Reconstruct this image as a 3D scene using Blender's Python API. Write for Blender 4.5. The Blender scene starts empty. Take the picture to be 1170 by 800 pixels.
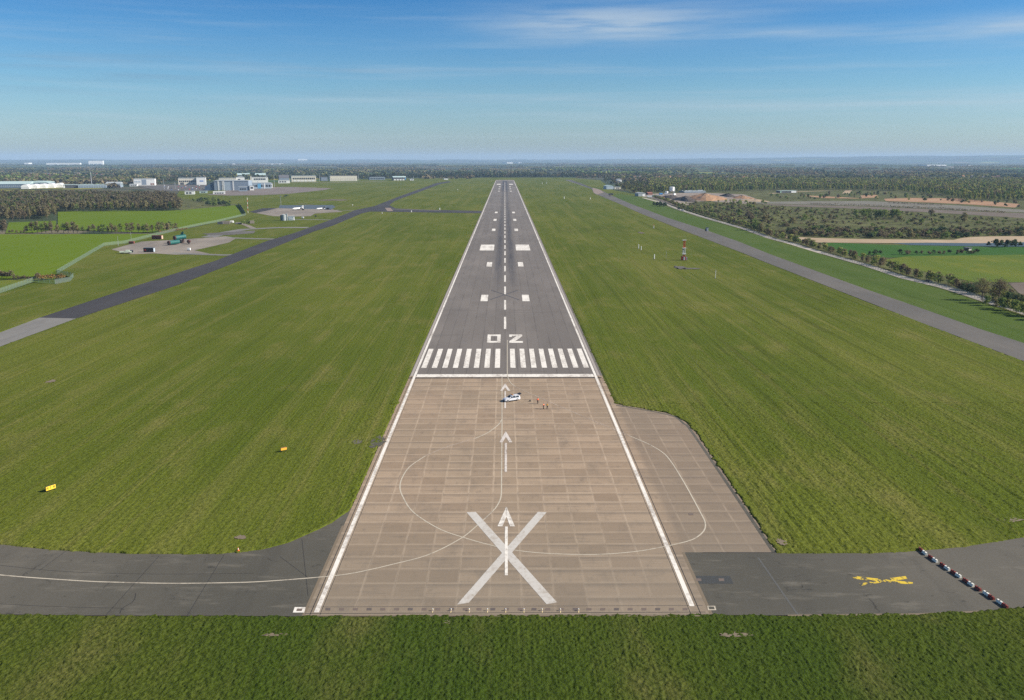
import bpy, math, random
import numpy as np
from mathutils import Vector, Matrix
R = math.radians
random.seed(7)
rng = np.random.default_rng(11)
S = bpy.context.scene
COL = S.collection

# ------------------------------------------------------------------ camera
CAM_H, F_PX, PITCH, YAW = 69.1, 1020.0, R(12.05), R(-0.45)
cam = bpy.data.objects.new('camera', bpy.data.cameras.new('camera'))
COL.objects.link(cam)
cam.location = (0, 0, CAM_H)
cam.rotation_euler = (R(90) - PITCH, 0, YAW)
cam.data.sensor_width = 36
cam.data.lens = 36 * F_PX / 1170
cam.data.clip_start = 1
cam.data.clip_end = 120000
S.camera = cam
ROT = cam.rotation_euler.to_matrix()

def P(x, y, z=0.0):
    """survey point: the place on the level z seen at photo position x, y"""
    d = ROT @ Vector(((x - 585) / F_PX, (400 - y) / F_PX, -1))
    t = (z - CAM_H) / d.z
    return Vector((d.x * t, d.y * t, z))
def MPP(y):
    """metres per photo pixel at the ground seen at height y"""
    d = ROT @ Vector((0, (400 - y) / F_PX, -1))
    return (-CAM_H / d.z) / F_PX
def HT(yb, yt):
    return (yb - yt) * MPP(yb) / math.cos(PITCH)

# ------------------------------------------------------------------ node helper
class G:
    def __init__(s, tree): s.t = tree; s.n = tree.nodes; s.l = tree.links
    def put(s, sock, v):
        if isinstance(v, bpy.types.NodeSocket): s.l.new(v, sock)
        elif isinstance(v, (tuple, list)):
            v = tuple(v)
            if sock.type == 'RGBA' and len(v) == 3: v = v + (1,)
            sock.default_value = v
        else: sock.default_value = v
    def m(s, op, a, b=None, c=None, clamp=False):
        k = s.n.new('ShaderNodeMath'); k.operation = op; k.use_clamp = clamp
        for i, v in enumerate((a, b, c)):
            if v is not None: s.put(k.inputs[i], v)
        return k.outputs[0]
    def mix(s, f, a, b, mode='MIX'):
        k = s.n.new('ShaderNodeMix'); k.data_type = 'RGBA'; k.blend_type = mode
        s.put(k.inputs[0], f); s.put(k.inputs[6], a); s.put(k.inputs[7], b)
        return k.outputs[2]
    def pos(s): return s.n.new('ShaderNodeNewGeometry').outputs['Position']
    def xyz(s, v):
        k = s.n.new('ShaderNodeSeparateXYZ'); s.put(k.inputs[0], v); return k.outputs
    def vec(s, x, y, z=0.0):
        k = s.n.new('ShaderNodeCombineXYZ')
        for i, v in enumerate((x, y, z)): s.put(k.inputs[i], v)
        return k.outputs[0]
    def scl(s, v, sc):
        k = s.n.new('ShaderNodeVectorMath'); k.operation = 'MULTIPLY'
        s.put(k.inputs[0], v); k.inputs[1].default_value = sc
        return k.outputs[0]
    def noise(s, v, scale=1.0, detail=3.0, rough=0.55, out=0):
        k = s.n.new('ShaderNodeTexNoise'); s.put(k.inputs['Vector'], v)
        k.inputs['Scale'].default_value = scale; k.inputs['Detail'].default_value = detail
        k.inputs['Roughness'].default_value = rough
        return k.outputs[out]
    def vor(s, v, scale=1.0, feature='F1', rnd=1.0):
        k = s.n.new('ShaderNodeTexVoronoi'); k.feature = feature; s.put(k.inputs['Vector'], v)
        k.inputs['Scale'].default_value = scale; k.inputs['Randomness'].default_value = rnd
        return k.outputs
    def ramp(s, f, stops, interp='LINEAR'):
        k = s.n.new('ShaderNodeValToRGB'); s.put(k.inputs[0], f); k.color_ramp.interpolation = interp
        e = k.color_ramp.elements
        while len(e) < len(stops): e.new(0.5)
        for q, (p, c) in zip(e, stops):
            q.position = p
            q.color = (c, c, c, 1) if isinstance(c, (int, float)) else tuple(c) + (1,)
        return k.outputs[0]
    def rng(s, v, a, b, c=0.0, d=1.0, smooth=True):
        k = s.n.new('ShaderNodeMapRange'); k.interpolation_type = 'SMOOTHSTEP' if smooth else 'LINEAR'
        for i, q in enumerate((v, a, b, c, d)): s.put(k.inputs[i], q)
        return k.outputs[0]
    def bump(s, h, strength=0.5, dist=0.1):
        k = s.n.new('ShaderNodeBump'); s.put(k.inputs['Height'], h)
        k.inputs['Strength'].default_value = strength; k.inputs['Distance'].default_value = dist
        return k.outputs[0]
    def wn(s, v):
        k = s.n.new('ShaderNodeTexWhiteNoise'); s.put(k.inputs['Vector'], v); return k.outputs

def material(name, build=None, color=None, rough=0.8, spec=0.3, metal=0.0):
    m = bpy.data.materials.new(name); m.use_nodes = True
    g = G(m.node_tree); b = g.n['Principled BSDF']
    b.inputs['Roughness'].default_value = rough
    b.inputs['Specular IOR Level'].default_value = spec
    b.inputs['Metallic'].default_value = metal
    if color is not None:
        # light wear so that no face is one dead-flat colour
        n = g.noise(g.pos(), 1.7, 4, 0.6)
        g.put(b.inputs['Base Color'], g.mix(n, tuple(c * 0.86 for c in color), tuple(min(1, c * 1.12) for c in color)))
    if build: build(g, b)
    return m
MATS = {}
def plain(name, color, **k):
    if name not in MATS: MATS[name] = material(name, color=color, **k)
    return MATS[name]

# ------------------------------------------------------------------ object helpers
def tag(o, label=None, cat=None, group=None, kind=None):
    if label: o['label'] = label
    if cat: o['category'] = cat
    if group: o['group'] = group
    if kind: o['kind'] = kind
    return o
def empty(name, loc=(0, 0, 0), rz=0.0, label=None, cat=None, group=None):
    o = bpy.data.objects.new(name, None); COL.objects.link(o)
    o.location = loc; o.rotation_euler = (0, 0, rz); o.empty_display_size = 1
    return tag(o, label, cat, group)
def mesh_np(name, V, F, mats, midx=None, smooth=False):
    """V (n,3) array, F list of index tuples or (n,k) array"""
    me = bpy.data.meshes.new(name)
    V = np.asarray(V, dtype=np.float32)
    if isinstance(F, np.ndarray):
        nf, k = F.shape
        me.vertices.add(len(V)); me.vertices.foreach_set('co', V.ravel())
        me.loops.add(nf * k); me.loops.foreach_set('vertex_index', F.astype(np.int32).ravel())
        me.polygons.add(nf)
        me.polygons.foreach_set('loop_start', np.arange(0, nf * k, k, dtype=np.int32))
    else:
        me.from_pydata([tuple(map(float, v)) for v in V], [], F)
    for m in (mats if isinstance(mats, (list, tuple)) else [mats]): me.materials.append(m)
    if midx is not None: me.polygons.foreach_set('material_index', np.asarray(midx, dtype=np.int32))
    me.update(calc_edges=True); me.validate()
    if smooth: me.polygons.foreach_set('use_smooth', np.ones(len(me.polygons), dtype=bool))
    return me
def obj(name, me, parent=None, loc=(0, 0, 0), rz=0.0):
    o = bpy.data.objects.new(name, me); COL.objects.link(o)
    if parent: o.parent = parent
    o.location = loc; o.rotation_euler = (0, 0, rz)
    return o
def kids(o): return [c for c in COL.objects if c.parent == o]
def copy_tree(o, loc, rz=None, sc=None, label=None, group=None):
    c = o.copy(); COL.objects.link(c); c.location = loc
    if rz is not None: c.rotation_euler = (0, 0, rz)
    if sc is not None: c.scale = (sc, sc, sc) if isinstance(sc, (int, float)) else sc
    if label: c['label'] = label
    if group: c['group'] = group
    for ch in o.children:
        d = ch.copy(); COL.objects.link(d); d.parent = c
        for gch in ch.children:
            e = gch.copy(); COL.objects.link(e); e.parent = d
    return c

class MB:
    """collects shapes into ONE mesh"""
    def __init__(s): s.v = []; s.f = []; s.mi = []; s.cur = 0
    def _add(s, vs, fs):
        k = len(s.v); s.v += [tuple(v) for v in vs]
        for f in fs: s.f.append(tuple(i + k for i in f)); s.mi.append(s.cur)
        return s
    def box(s, c, d, rz=0.0, top=1.0):
        """centre of the base, size; top = taper of the top face"""
        x, y, h = d[0] / 2, d[1] / 2, d[2]; ca, sa = math.cos(rz), math.sin(rz)
        vs = []
        for zz, q in ((0, 1), (h, top)):
            for sx, sy in ((-1, -1), (1, -1), (1, 1), (-1, 1)):
                px, py = sx * x * q, sy * y * q
                vs.append((c[0] + px * ca - py * sa, c[1] + px * sa + py * ca, c[2] + zz))
        return s._add(vs, [(0, 3, 2, 1), (4, 5, 6, 7), (0, 1, 5, 4), (1, 2, 6, 5), (2, 3, 7, 6), (3, 0, 4, 7)])
    def tube(s, a, b, r0, r1=None, n=10, caps=True):
        a, b = Vector(a), Vector(b); r1 = r0 if r1 is None else r1
        d = (b - a).normalized(); u = d.orthogonal().normalized(); w = d.cross(u)
        vs = []
        for p, r in ((a, r0), (b, r1)):
            for i in range(n):
                t = 2 * math.pi * i / n; vs.append(p + (u * math.cos(t) + w * math.sin(t)) * r)
        fs = [(i, (i + 1) % n, n + (i + 1) % n, n + i) for i in range(n)]
        if caps: fs += [tuple(range(n - 1, -1, -1)), tuple(range(n, 2 * n))]
        return s._add(vs, fs)
    def lathe(s, prof, a, d, n=14):
        """profile (t along d, r) from a"""
        a = Vector(a); d = Vector(d).normalized(); u = d.orthogonal().normalized(); w = d.cross(u); vs = []
        for t, r in prof:
            for i in range(n):
                q = 2 * math.pi * i / n; vs.append(a + d * t + (u * math.cos(q) + w * math.sin(q)) * r)
        fs = []
        for k in range(len(prof) - 1):
            for i in range(n):
                j = (i + 1) % n; fs.append((k * n + i, k * n + j, (k + 1) * n + j, (k + 1) * n + i))
        fs += [tuple(range(n - 1, -1, -1)), tuple(range((len(prof) - 1) * n, len(prof) * n))]
        return s._add(vs, fs)
    def prism(s, pts, axis, a, b):
        """polygon pts (2-D) extruded along axis 0/1/2 from a to b"""
        def mk(p, q):
            if axis == 0: return (q, p[0], p[1])
            if axis == 1: return (p[0], q, p[1])
            return (p[0], p[1], q)
        n = len(pts); vs = [mk(p, a) for p in pts] + [mk(p, b) for p in pts]
        return s._add(vs, [tuple(range(n - 1, -1, -1)), tuple(range(n, 2 * n))] + [(i, (i + 1) % n, n + (i + 1) % n, n + i) for i in range(n)])
    def blob(s, c, r, n=8, m=5, jit=0.0, seed=0):
        q = random.Random(seed); vs = []; fs = []
        for j in range(m + 1):
            t = math.pi * j / m
            for i in range(n):
                a = 2 * math.pi * i / n; k = 1 + q.uniform(-jit, jit)
                vs.append((c[0] + r[0] * k * math.sin(t) * math.cos(a), c[1] + r[1] * k * math.sin(t) * math.sin(a), c[2] + r[2] * k * math.cos(t)))
        for j in range(m):
            for i in range(n): fs.append((j * n + i, (j + 1) * n + i, (j + 1) * n + (i + 1) % n, j * n + (i + 1) % n))
        return s._add(vs, fs)
    def face(s, pts): return s._add(pts, [tuple(range(len(pts)))])
    def mesh(s, name, mats, smooth=False):
        me = mesh_np(name, np.array(s.v), s.f, mats, s.mi)
        if smooth:
            me.polygons.foreach_set('use_smooth', np.ones(len(me.polygons), dtype=bool))
            me.set_sharp_from_angle(angle=R(35))
        return me
    def build(s, name, mats, parent=None, loc=(0, 0, 0), rz=0.0, smooth=False, bevel=0.0):
        o = obj(name, s.mesh(name, mats, smooth), parent, loc, rz)
        if bevel:
            b = o.modifiers.new('edge', 'BEVEL'); b.width = bevel; b.segments = 2; b.limit_method = 'ANGLE'
        return o

# ------------------------------------------------------------------ flat sheets and painted strips
def sheet(name, pts, mat, z, kind='structure', thick=0.0):
    pts = [Vector((p[0], p[1])) for p in pts]
    area = sum(a.x * b.y - b.x * a.y for a, b in zip(pts, pts[1:] + pts[:1]))
    if area < 0: pts.reverse()
    me = bpy.data.meshes.new(name)
    me.from_pydata([(p.x, p.y, z) for p in pts], [], [tuple(range(len(pts)))])
    me.materials.append(mat)
    o = obj(name, me); o['kind'] = kind
    return o
def pxs(*a): return [P(x, y) for x, y in a]
def smooth_line(pts, n=8, closed=False):
    pts = [Vector((p[0], p[1])) for p in pts]; out = []
    for i in range(len(pts) - 1):
        p0 = pts[max(i - 1, 0)]; p1 = pts[i]; p2 = pts[i + 1]; p3 = pts[min(i + 2, len(pts) - 1)]
        for k in range(n):
            t = k / n
            out.append(0.5 * ((2 * p1) + (p2 - p0) * t + (2 * p0 - 5 * p1 + 4 * p2 - p3) * t * t + (3 * p1 - p0 - 3 * p2 + p3) * t ** 3))
    out.append(pts[-1]); return out
def strip(name, pts, w, mat, z, kind='structure'):
    pts = [Vector((p[0], p[1])) for p in pts]; V = []; F = []
    for i, p in enumerate(pts):
        d = (pts[min(i + 1, len(pts) - 1)] - pts[max(i - 1, 0)]).normalized(); n = Vector((-d.y, d.x)) * w / 2
        V += [(p.x + n.x, p.y + n.y, z), (p.x - n.x, p.y - n.y, z)]
    for i in range(len(pts) - 1): F.append((2 * i + 1, 2 * i + 3, 2 * i + 2, 2 * i))
    me = bpy.data.meshes.new(name); me.from_pydata(V, [], F); me.materials.append(mat)
    o = obj(name, me); o['kind'] = kind
    return o
def inside(px, py, poly):
    c = np.zeros(px.shape, dtype=bool); n = len(poly)
    for i in range(n):
        x0, y0 = poly[i][0], poly[i][1]; x1, y1 = poly[(i + 1) % n][0], poly[(i + 1) % n][1]
        if y0 == y1: continue
        c ^= ((y0 > py) != (y1 > py)) & (px < (x1 - x0) * (py - y0) / (y1 - y0) + x0)
    return c
def vnoise(x, y, seed):
    xi = np.floor(x).astype(np.int64); yi = np.floor(y).astype(np.int64); fx = x - xi; fy = y - yi
    fx = fx * fx * (3 - 2 * fx); fy = fy * fy * (3 - 2 * fy)
    def h(a, b):
        q = (a * 374761393 + b * 668265263 + seed * 974711) & 0xffffffff
        q = ((q ^ (q >> 13)) * 1274126177) & 0xffffffff
        return ((q ^ (q >> 16)) & 0xffff) / 65535.0
    return (h(xi, yi) * (1 - fx) + h(xi + 1, yi) * fx) * (1 - fy) + (h(xi, yi + 1) * (1 - fx) + h(xi + 1, yi + 1) * fx) * fy

# ------------------------------------------------------------------ world, sun, render settings
SUN_EL, SUN_AZ = R(32.5), R(94)          # azimuth clockwise from +Y: the sun stands to the right
w = bpy.data.worlds.new('World'); S.world = w; w.use_nodes = True
g = G(w.node_tree); bg = g.n['Background']
sky = g.n.new('ShaderNodeTexSky'); sky.sky_type = 'NISHITA'; sky.sun_disc = False
sky.sun_elevation = SUN_EL; sky.sun_rotation = SUN_AZ
sky.altitude = 100; sky.air_density = 1.0; sky.dust_density = 0.6; sky.ozone_density = 3.0
tc = g.n.new('ShaderNodeTexCoord').outputs['Generated']
dx, dy, dz = g.xyz(tc)
# clear deep-blue April sky: the air's own tint by height above the horizon
tint = g.ramp(dz, [(0.0, (0.58, 0.69, 0.82)), (0.03, (0.52, 0.67, 0.83)), (0.075, (0.40, 0.62, 0.79)), (0.13, (0.25, 0.52, 0.76)), (0.175, (0.15, 0.43, 0.71)), (0.26, (0.50, 0.62, 0.76)), (0.45, (0.72, 0.76, 0.80)), (1.0, (0.78, 0.80, 0.82))])
col = g.mix(1.0, sky.outputs[0], tint, 'MULTIPLY')
# thin high cloud: a few wisps, each at its own bearing and height
az = g.m('ARCTAN2', dx, dy)
wisp_v = g.vec(g.m('MULTIPLY', az, 9.0), g.m('MULTIPLY', dz, 60.0), 0.0)
wisp = g.noise(g.scl(wisp_v, (0.7, 1.0, 1.0)), 1.3, 5, 0.5)
wisp2 = g.noise(g.scl(wisp_v, (0.35, 1.3, 1)), 1.3, 5, 0.6)
def patch(a0, z0, wa, wz):
    u = g.m('DIVIDE', g.m('SUBTRACT', az, a0), wa); v = g.m('DIVIDE', g.m('SUBTRACT', dz, z0), wz)
    r2 = g.m('ADD', g.m('MULTIPLY', u, u), g.m('MULTIPLY', v, v))
    return g.m('POWER', 2.718, g.m('MULTIPLY', r2, -1.0))
c1 = patch(0.105, 0.139, 0.115, 0.0165)
c2 = patch(0.47, 0.158, 0.14, 0.008)
c3 = patch(0.50, 0.122, 0.09, 0.010)
c4 = patch(0.31, 0.125, 0.08, 0.006)
band = g.m('MULTIPLY', patch(0.50, 0.056, 0.50, 0.011), g.rng(wisp2, 0.25, 0.7))
grey = g.m('MULTIPLY', patch(-0.45, 0.085, 0.45, 0.03), g.rng(wisp2, 0.42, 0.75))
cl = g.m('ADD', g.m('ADD', g.m('MULTIPLY', c1, 1.5), c2), g.m('ADD', g.m('MULTIPLY', c3, 1.1), g.m('MULTIPLY', c4, 0.6)))
cl = g.m('MULTIPLY', cl, g.rng(wisp, 0.22, 0.62))
cl = g.m('ADD', g.m('MULTIPLY', cl, 0.5), g.m('MULTIPLY', band, 0.42), clamp=True)
streak = g.noise(g.vec(g.m('MULTIPLY', az, 3.2), g.m('MULTIPLY', dz, 70.0), 4.0), 1.0, 6, 0.6)
streak = g.m('MULTIPLY', g.rng(streak, 0.46, 0.78), g.m('MULTIPLY', g.rng(dz, 0.0, 0.03), g.rng(dz, 0.10, 0.2, 1.0, 0.25)))
cl = g.m('ADD', cl, g.m('MULTIPLY', streak, 0.26), clamp=True)
CLOUD_COL = (3.6, 4.2, 4.7)
col = g.mix(cl, col, CLOUD_COL)
col = g.mix(g.m('MULTIPLY', grey, 0.35), col, (1.4, 2.2, 3.1))
g.put(bg.inputs['Color'], col); bg.inputs['Strength'].default_value = 0.085

sun = bpy.data.objects.new('sun', bpy.data.lights.new('sun', 'SUN')); COL.objects.link(sun)
sun.data.energy = 4.7; sun.data.angle = R(0.5); sun.data.color = (1.0, 0.92, 0.80)
sd = Vector((math.sin(SUN_AZ) * math.cos(SUN_EL), math.cos(SUN_AZ) * math.cos(SUN_EL), math.sin(SUN_EL)))
sun.rotation_euler = sd.to_track_quat('Z', 'Y').to_euler(); sun.location = (200, 100, 300)
vs = S.view_settings
S.display_settings.display_device = 'sRGB'
vs.view_transform = 'Standard'; vs.look = 'None'; vs.exposure = 0.84; vs.gamma = 1.0; vs.use_curve_mapping = False
S.cycles.use_denoising = False
S.cycles.max_bounces = 4; S.cycles.diffuse_bounces = 2; S.cycles.transparent_max_bounces = 8; S.cycles.volume_bounces = 0
S.cycles.sample_clamp_indirect = 5.0
# ================================================================== THE GROUND
def grass_mat(name, base, alt, dry, lines=1.0, tuft=1.0, blotch=False):
    def b(g, p):
        q = g.pos(); x, y, z = g.xyz(q)
        big = g.noise(g.scl(q, (1 / 70, 1 / 190, 0)), 1.0, 4, 0.6)
        mid = g.noise(g.scl(q, (1 / 14, 1 / 34, 0)), 1.0, 5, 0.62)
        fine = g.noise(g.scl(q, (1.3, 1.0, 0)), 1.0, 4, 0.7)
        mow = g.noise(g.vec(g.m('MULTIPLY', x, 0.42), g.m('MULTIPLY', y, 0.006)), 1.0, 2, 0.5)
        mow2 = g.noise(g.vec(g.m('MULTIPLY', x, 1.3), g.m('MULTIPLY', y, 0.012)), 1.0, 2, 0.6)
        c = g.mix(g.rng(big, 0.36, 0.66), base, alt)
        c = g.mix(g.m('MULTIPLY', g.rng(mid, 0.48, 0.78), 0.62), c, dry)
        c = g.mix(g.m('MULTIPLY', g.rng(mow, 0.56, 0.7), 0.30 * lines), c, dry)
        c = g.mix(g.m('MULTIPLY', g.rng(mow2, 0.5, 0.74), 0.34 * lines), c, tuple(v * 0.62 for v in base))
        swath = g.noise(g.vec(g.m('MULTIPLY', x, 0.10), g.m('MULTIPLY', y, 0.0028)), 1.0, 3, 0.6)
        c = g.mix(g.m('MULTIPLY', g.rng(swath, 0.5, 0.68), 0.26 * lines), c, dry)
        c = g.mix(g.m('MULTIPLY', g.rng(swath, 0.46, 0.34), 0.30 * lines), c, tuple(v * 0.72 for v in base))
        c = g.mix(g.m('MULTIPLY', g.rng(fine, 0.40, 0.70), 0.7), c, tuple(v * 0.48 for v in base))
        fl = g.noise(g.vec(g.m('MULTIPLY', x, 0.26), g.m('MULTIPLY', y, 0.0022), 2.0), 1.0, 1, 0.5)
        fl = g.rng(g.m('ABSOLUTE', g.m('SUBTRACT', fl, 0.5)), 0.004, 0.022, 1.0, 0.0)
        c = g.mix(g.m('MULTIPLY', fl, g.m('MULTIPLY', g.rng(x, 36.0, 60.0, 0.06, 0.38), g.rng(mid, 0.3, 0.5, 0.4, 1.0 * lines))), c, tuple(v * 0.42 for v in base))
        spot = g.noise(g.scl(q, (1 / 30, 1 / 45, 0)), 1.0, 5, 0.75)
        c = g.mix(g.m('MULTIPLY', g.rng(spot, 0.70, 0.78), 0.5), c, (0.13, 0.105, 0.06))
        if blotch:                                           # low heather and bramble patches
            bl = g.noise(g.scl(q, (1 / 16, 1 / 30, 0)), 1.0, 6, 0.72)
            c = g.mix(g.m('MULTIPLY', g.rng(bl, 0.47, 0.56), 0.85), c, (0.062, 0.062, 0.030))
        g.put(p.inputs['Base Color'], c)
        p.inputs['Roughness'].default_value = 0.9; p.inputs['Specular IOR Level'].default_value = 0.03
        h = g.m('ADD', g.m('MULTIPLY', g.noise(g.scl(q, (1.6, 1.2, 0)), 1.0, 5, 0.75), 0.5), g.m('MULTIPLY', mow2, 0.35))
        g.put(p.inputs['Normal'], g.bump(h, 0.9, 0.55 * tuft))
    return material(name, b)
M_GRASS = grass_mat('airfield grass', (0.079, 0.105, 0.012), (0.115, 0.132, 0.020), (0.190, 0.168, 0.055))
M_ROUGH_VIG = grass_mat('vignetted rough grass', (0.036, 0.062, 0.008), (0.066, 0.084, 0.013), (0.130, 0.118, 0.040), lines=0.25)  # rough near grass, with the lens vignette's darkening painted into its colour
M_VERGE = grass_mat('verge grass', (0.066, 0.106, 0.020), (0.078, 0.116, 0.024), (0.105, 0.128, 0.040), lines=0.7, tuft=0.6)
M_CROP = grass_mat('young crop', (0.102, 0.158, 0.009), (0.116, 0.170, 0.011), (0.122, 0.158, 0.014), lines=0.9, tuft=0.35)
M_CROP2 = grass_mat('dark crop', (0.040, 0.105, 0.020), (0.050, 0.115, 0.024), (0.07, 0.115, 0.03), lines=0.7, tuft=0.4)
M_MEADOW = grass_mat('yellow flowered meadow', (0.095, 0.140, 0.022), (0.130, 0.155, 0.024), (0.20, 0.185, 0.03), lines=0.3)
M_SCRUB = grass_mat('rough scrub grass', (0.090, 0.102, 0.036), (0.130, 0.136, 0.056), (0.175, 0.15, 0.075), lines=0.0, blotch=True)

def countryside(g, p):
    q = g.pos(); x, y, z = g.xyz(q)
    wob = g.noise(g.scl(q, (1 / 900, 1 / 900, 0)), 1.0, 3, 0.5, out=1)
    k = g.n.new('ShaderNodeVectorMath'); k.operation = 'MULTIPLY_ADD'
    g.put(k.inputs[0], wob); k.inputs[1].default_value = (260, 260, 0); g.put(k.inputs[2], q)
    cell = g.vor(g.scl(k.outputs[0], (1 / 330, 1 / 420, 0)), 1.0, 'F1', 0.9)
    cr, cg, cb = g.xyz(cell['Color'])
    c = g.ramp(cr, [(0.0, (0.040, 0.058, 0.024)), (0.22, (0.050, 0.105, 0.024)), (0.40, (0.095, 0.085, 0.055)), (0.52, (0.045, 0.062, 0.028)), (0.68, (0.075, 0.150, 0.028)), (0.80, (0.105, 0.088, 0.064)), (0.90, (0.17, 0.14, 0.09)), (0.96, (0.32, 0.29, 0.04))], 'CONSTANT')
    edge = g.vor(g.scl(k.outputs[0], (1 / 330, 1 / 420, 0)), 1.0, 'DISTANCE_TO_EDGE', 0.9)['Distance']
    c = g.mix(g.rng(edge, 0.015, 0.045, 1.0, 0.0), c, (0.03, 0.042, 0.022))
    wood = g.noise(g.scl(q, (1 / 1300, 1 / 1000, 0)), 1.0, 5, 0.62)
    c = g.mix(g.rng(wood, 0.47, 0.53), c, (0.036, 0.046, 0.026))
    c = g.mix(g.m('MULTIPLY', g.noise(g.scl(q, (1 / 25, 1 / 25, 0)), 1.0, 4, 0.7), 0.5), c, (0.04, 0.055, 0.025))
    g.put(p.inputs['Base Color'], c); p.inputs['Roughness'].default_value = 0.95; p.inputs['Specular IOR Level'].default_value = 0.1
M_LAND = material('countryside', countryside)
sheet('ground', [(math.cos(t) * 30000, math.sin(t) * 30000) for t in np.linspace(0, 2 * math.pi, 96, endpoint=False)], M_LAND, -0.6)

# low hills that close the horizon, a little higher to the right
def hills():
    V = []; F = []; n = 360
    for i in range(n):
        a = 2 * math.pi * i / n
        azd = math.degrees((a + math.pi) % (2 * math.pi) - math.pi)        # bearing from +Y, degrees
        t = min(1, max(0, (azd - 1) / 33)); t = t * t * (3 - 2 * t) if azd < 90 else max(0, 1 - (azd - 90) / 60)
        h = 66 + 120 * t + 10 * math.sin(i * 0.37) * t + 5 * math.sin(i * 1.13) + 4 * math.sin(i * 2.1)
        for r, z in ((20500, -2), (23000, h * 0.55), (26500, h), (29500, -2)):
            V.append((math.sin(a) * r, math.cos(a) * r, z))
    for i in range(n):
        for k in range(3):
            j = (i + 1) % n; F.append((i * 4 + k, i * 4 + k + 1, j * 4 + k + 1, j * 4 + k))
    me = mesh_np('hills', V, F, M_LAND, smooth=True); o = obj('hills', me); o['kind'] = 'structure'
hills()

# ---- the paved outlines (world places read off the survey points)
Y_END = P(577, 703.5).y; Y_THR = P(577, 429.5).y; Y_FAR = P(577, 206.4).y
HW = 31.2
RUNWAY_POLY = [(-HW, Y_END), (HW + 0.6, Y_END), (HW + 0.6, Y_FAR), (-HW, Y_FAR)]
TAXI_L = pxs((-240, 575), (-120, 601), (-40, 616), (0, 622), (60, 628.5), (150, 633), (250, 633), (300, 628), (330, 620), (355, 609), (380, 597), (398, 584), (410, 568)) + [Vector((-HW + 0.02, P(410, 566).y)), Vector((-HW + 0.02, Y_END))] + pxs((250, 703.6), (100, 703.3), (0, 702), (-100, 698), (-240, 686))
EXT_R = [Vector((HW + 0.58, P(697, 460).y))] + pxs((704, 461.5), (765, 472.5), (783, 482), (796, 495), (888, 631)) + [Vector((HW + 0.58, P(800, 631).y))]
TAXI_R = [Vector((HW + 0.58, Y_END)), Vector((HW + 0.58, P(800, 631).y))] + pxs((888, 631), (900, 632.5), (1000, 632), (1050, 629.5), (1100, 625), (1170, 614), (1300, 588), (1400, 562)) + pxs((1400, 640), (1300, 672), (1170, 694), (1120, 698.5), (1055, 701.5), (900, 703.2))
STRIP_L = pxs((-160, 425), (0, 380), (45, 363), (154, 327), (246, 298), (306, 275), (334, 267), (380, 250.5), (406, 240), (428, 235.5), (456, 224.5), (480, 216), (498, 209.3), (512, 207.2), (516, 208), (503, 210.3), (480, 219), (451, 229.5), (445, 234.5), (452, 238.2), (490, 239.8), (550, 241)) + [Vector((-HW + 0.02, P(550, 241).y)), Vector((-HW + 0.02, P(550, 243.7).y))] + pxs((550, 243.7), (423, 241.7), (413, 244), (380, 258), (360, 264), (300, 288), (269, 300), (205, 325), (87, 364), (0, 396), (-160, 452))
STRIP_R = pxs((1500, 520), (1170, 392), (1120, 376), (1055, 353), (990, 330.6), (880, 290.5), (844, 276), (806.5, 263), (762, 248.6), (721, 233), (700, 224), (686, 217), (676, 214.5), (665, 210), (652, 205.5), (645, 205.5), (660, 210.5), (676, 216), (679, 221), (705.6, 232), (731, 243.5), (782.6, 264), (851, 290), (868, 297), (990, 344.5), (1061.5, 372), (1120, 394), (1170, 412.7), (1500, 548))

VERGE_POLY = pxs((1500, 520), (1170, 392), (1120, 376), (1055, 353), (990, 330.6), (880, 290.5), (844, 276), (806.5, 263), (762, 248.6), (721, 233), (700, 224), (707, 221.5), (728, 224.5), (748, 231), (772, 240), (800, 249), (851, 263.3), (880, 274), (903, 280), (936, 290), (990, 305), (1078, 330.5), (1170, 362), (1400, 446))
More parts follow.
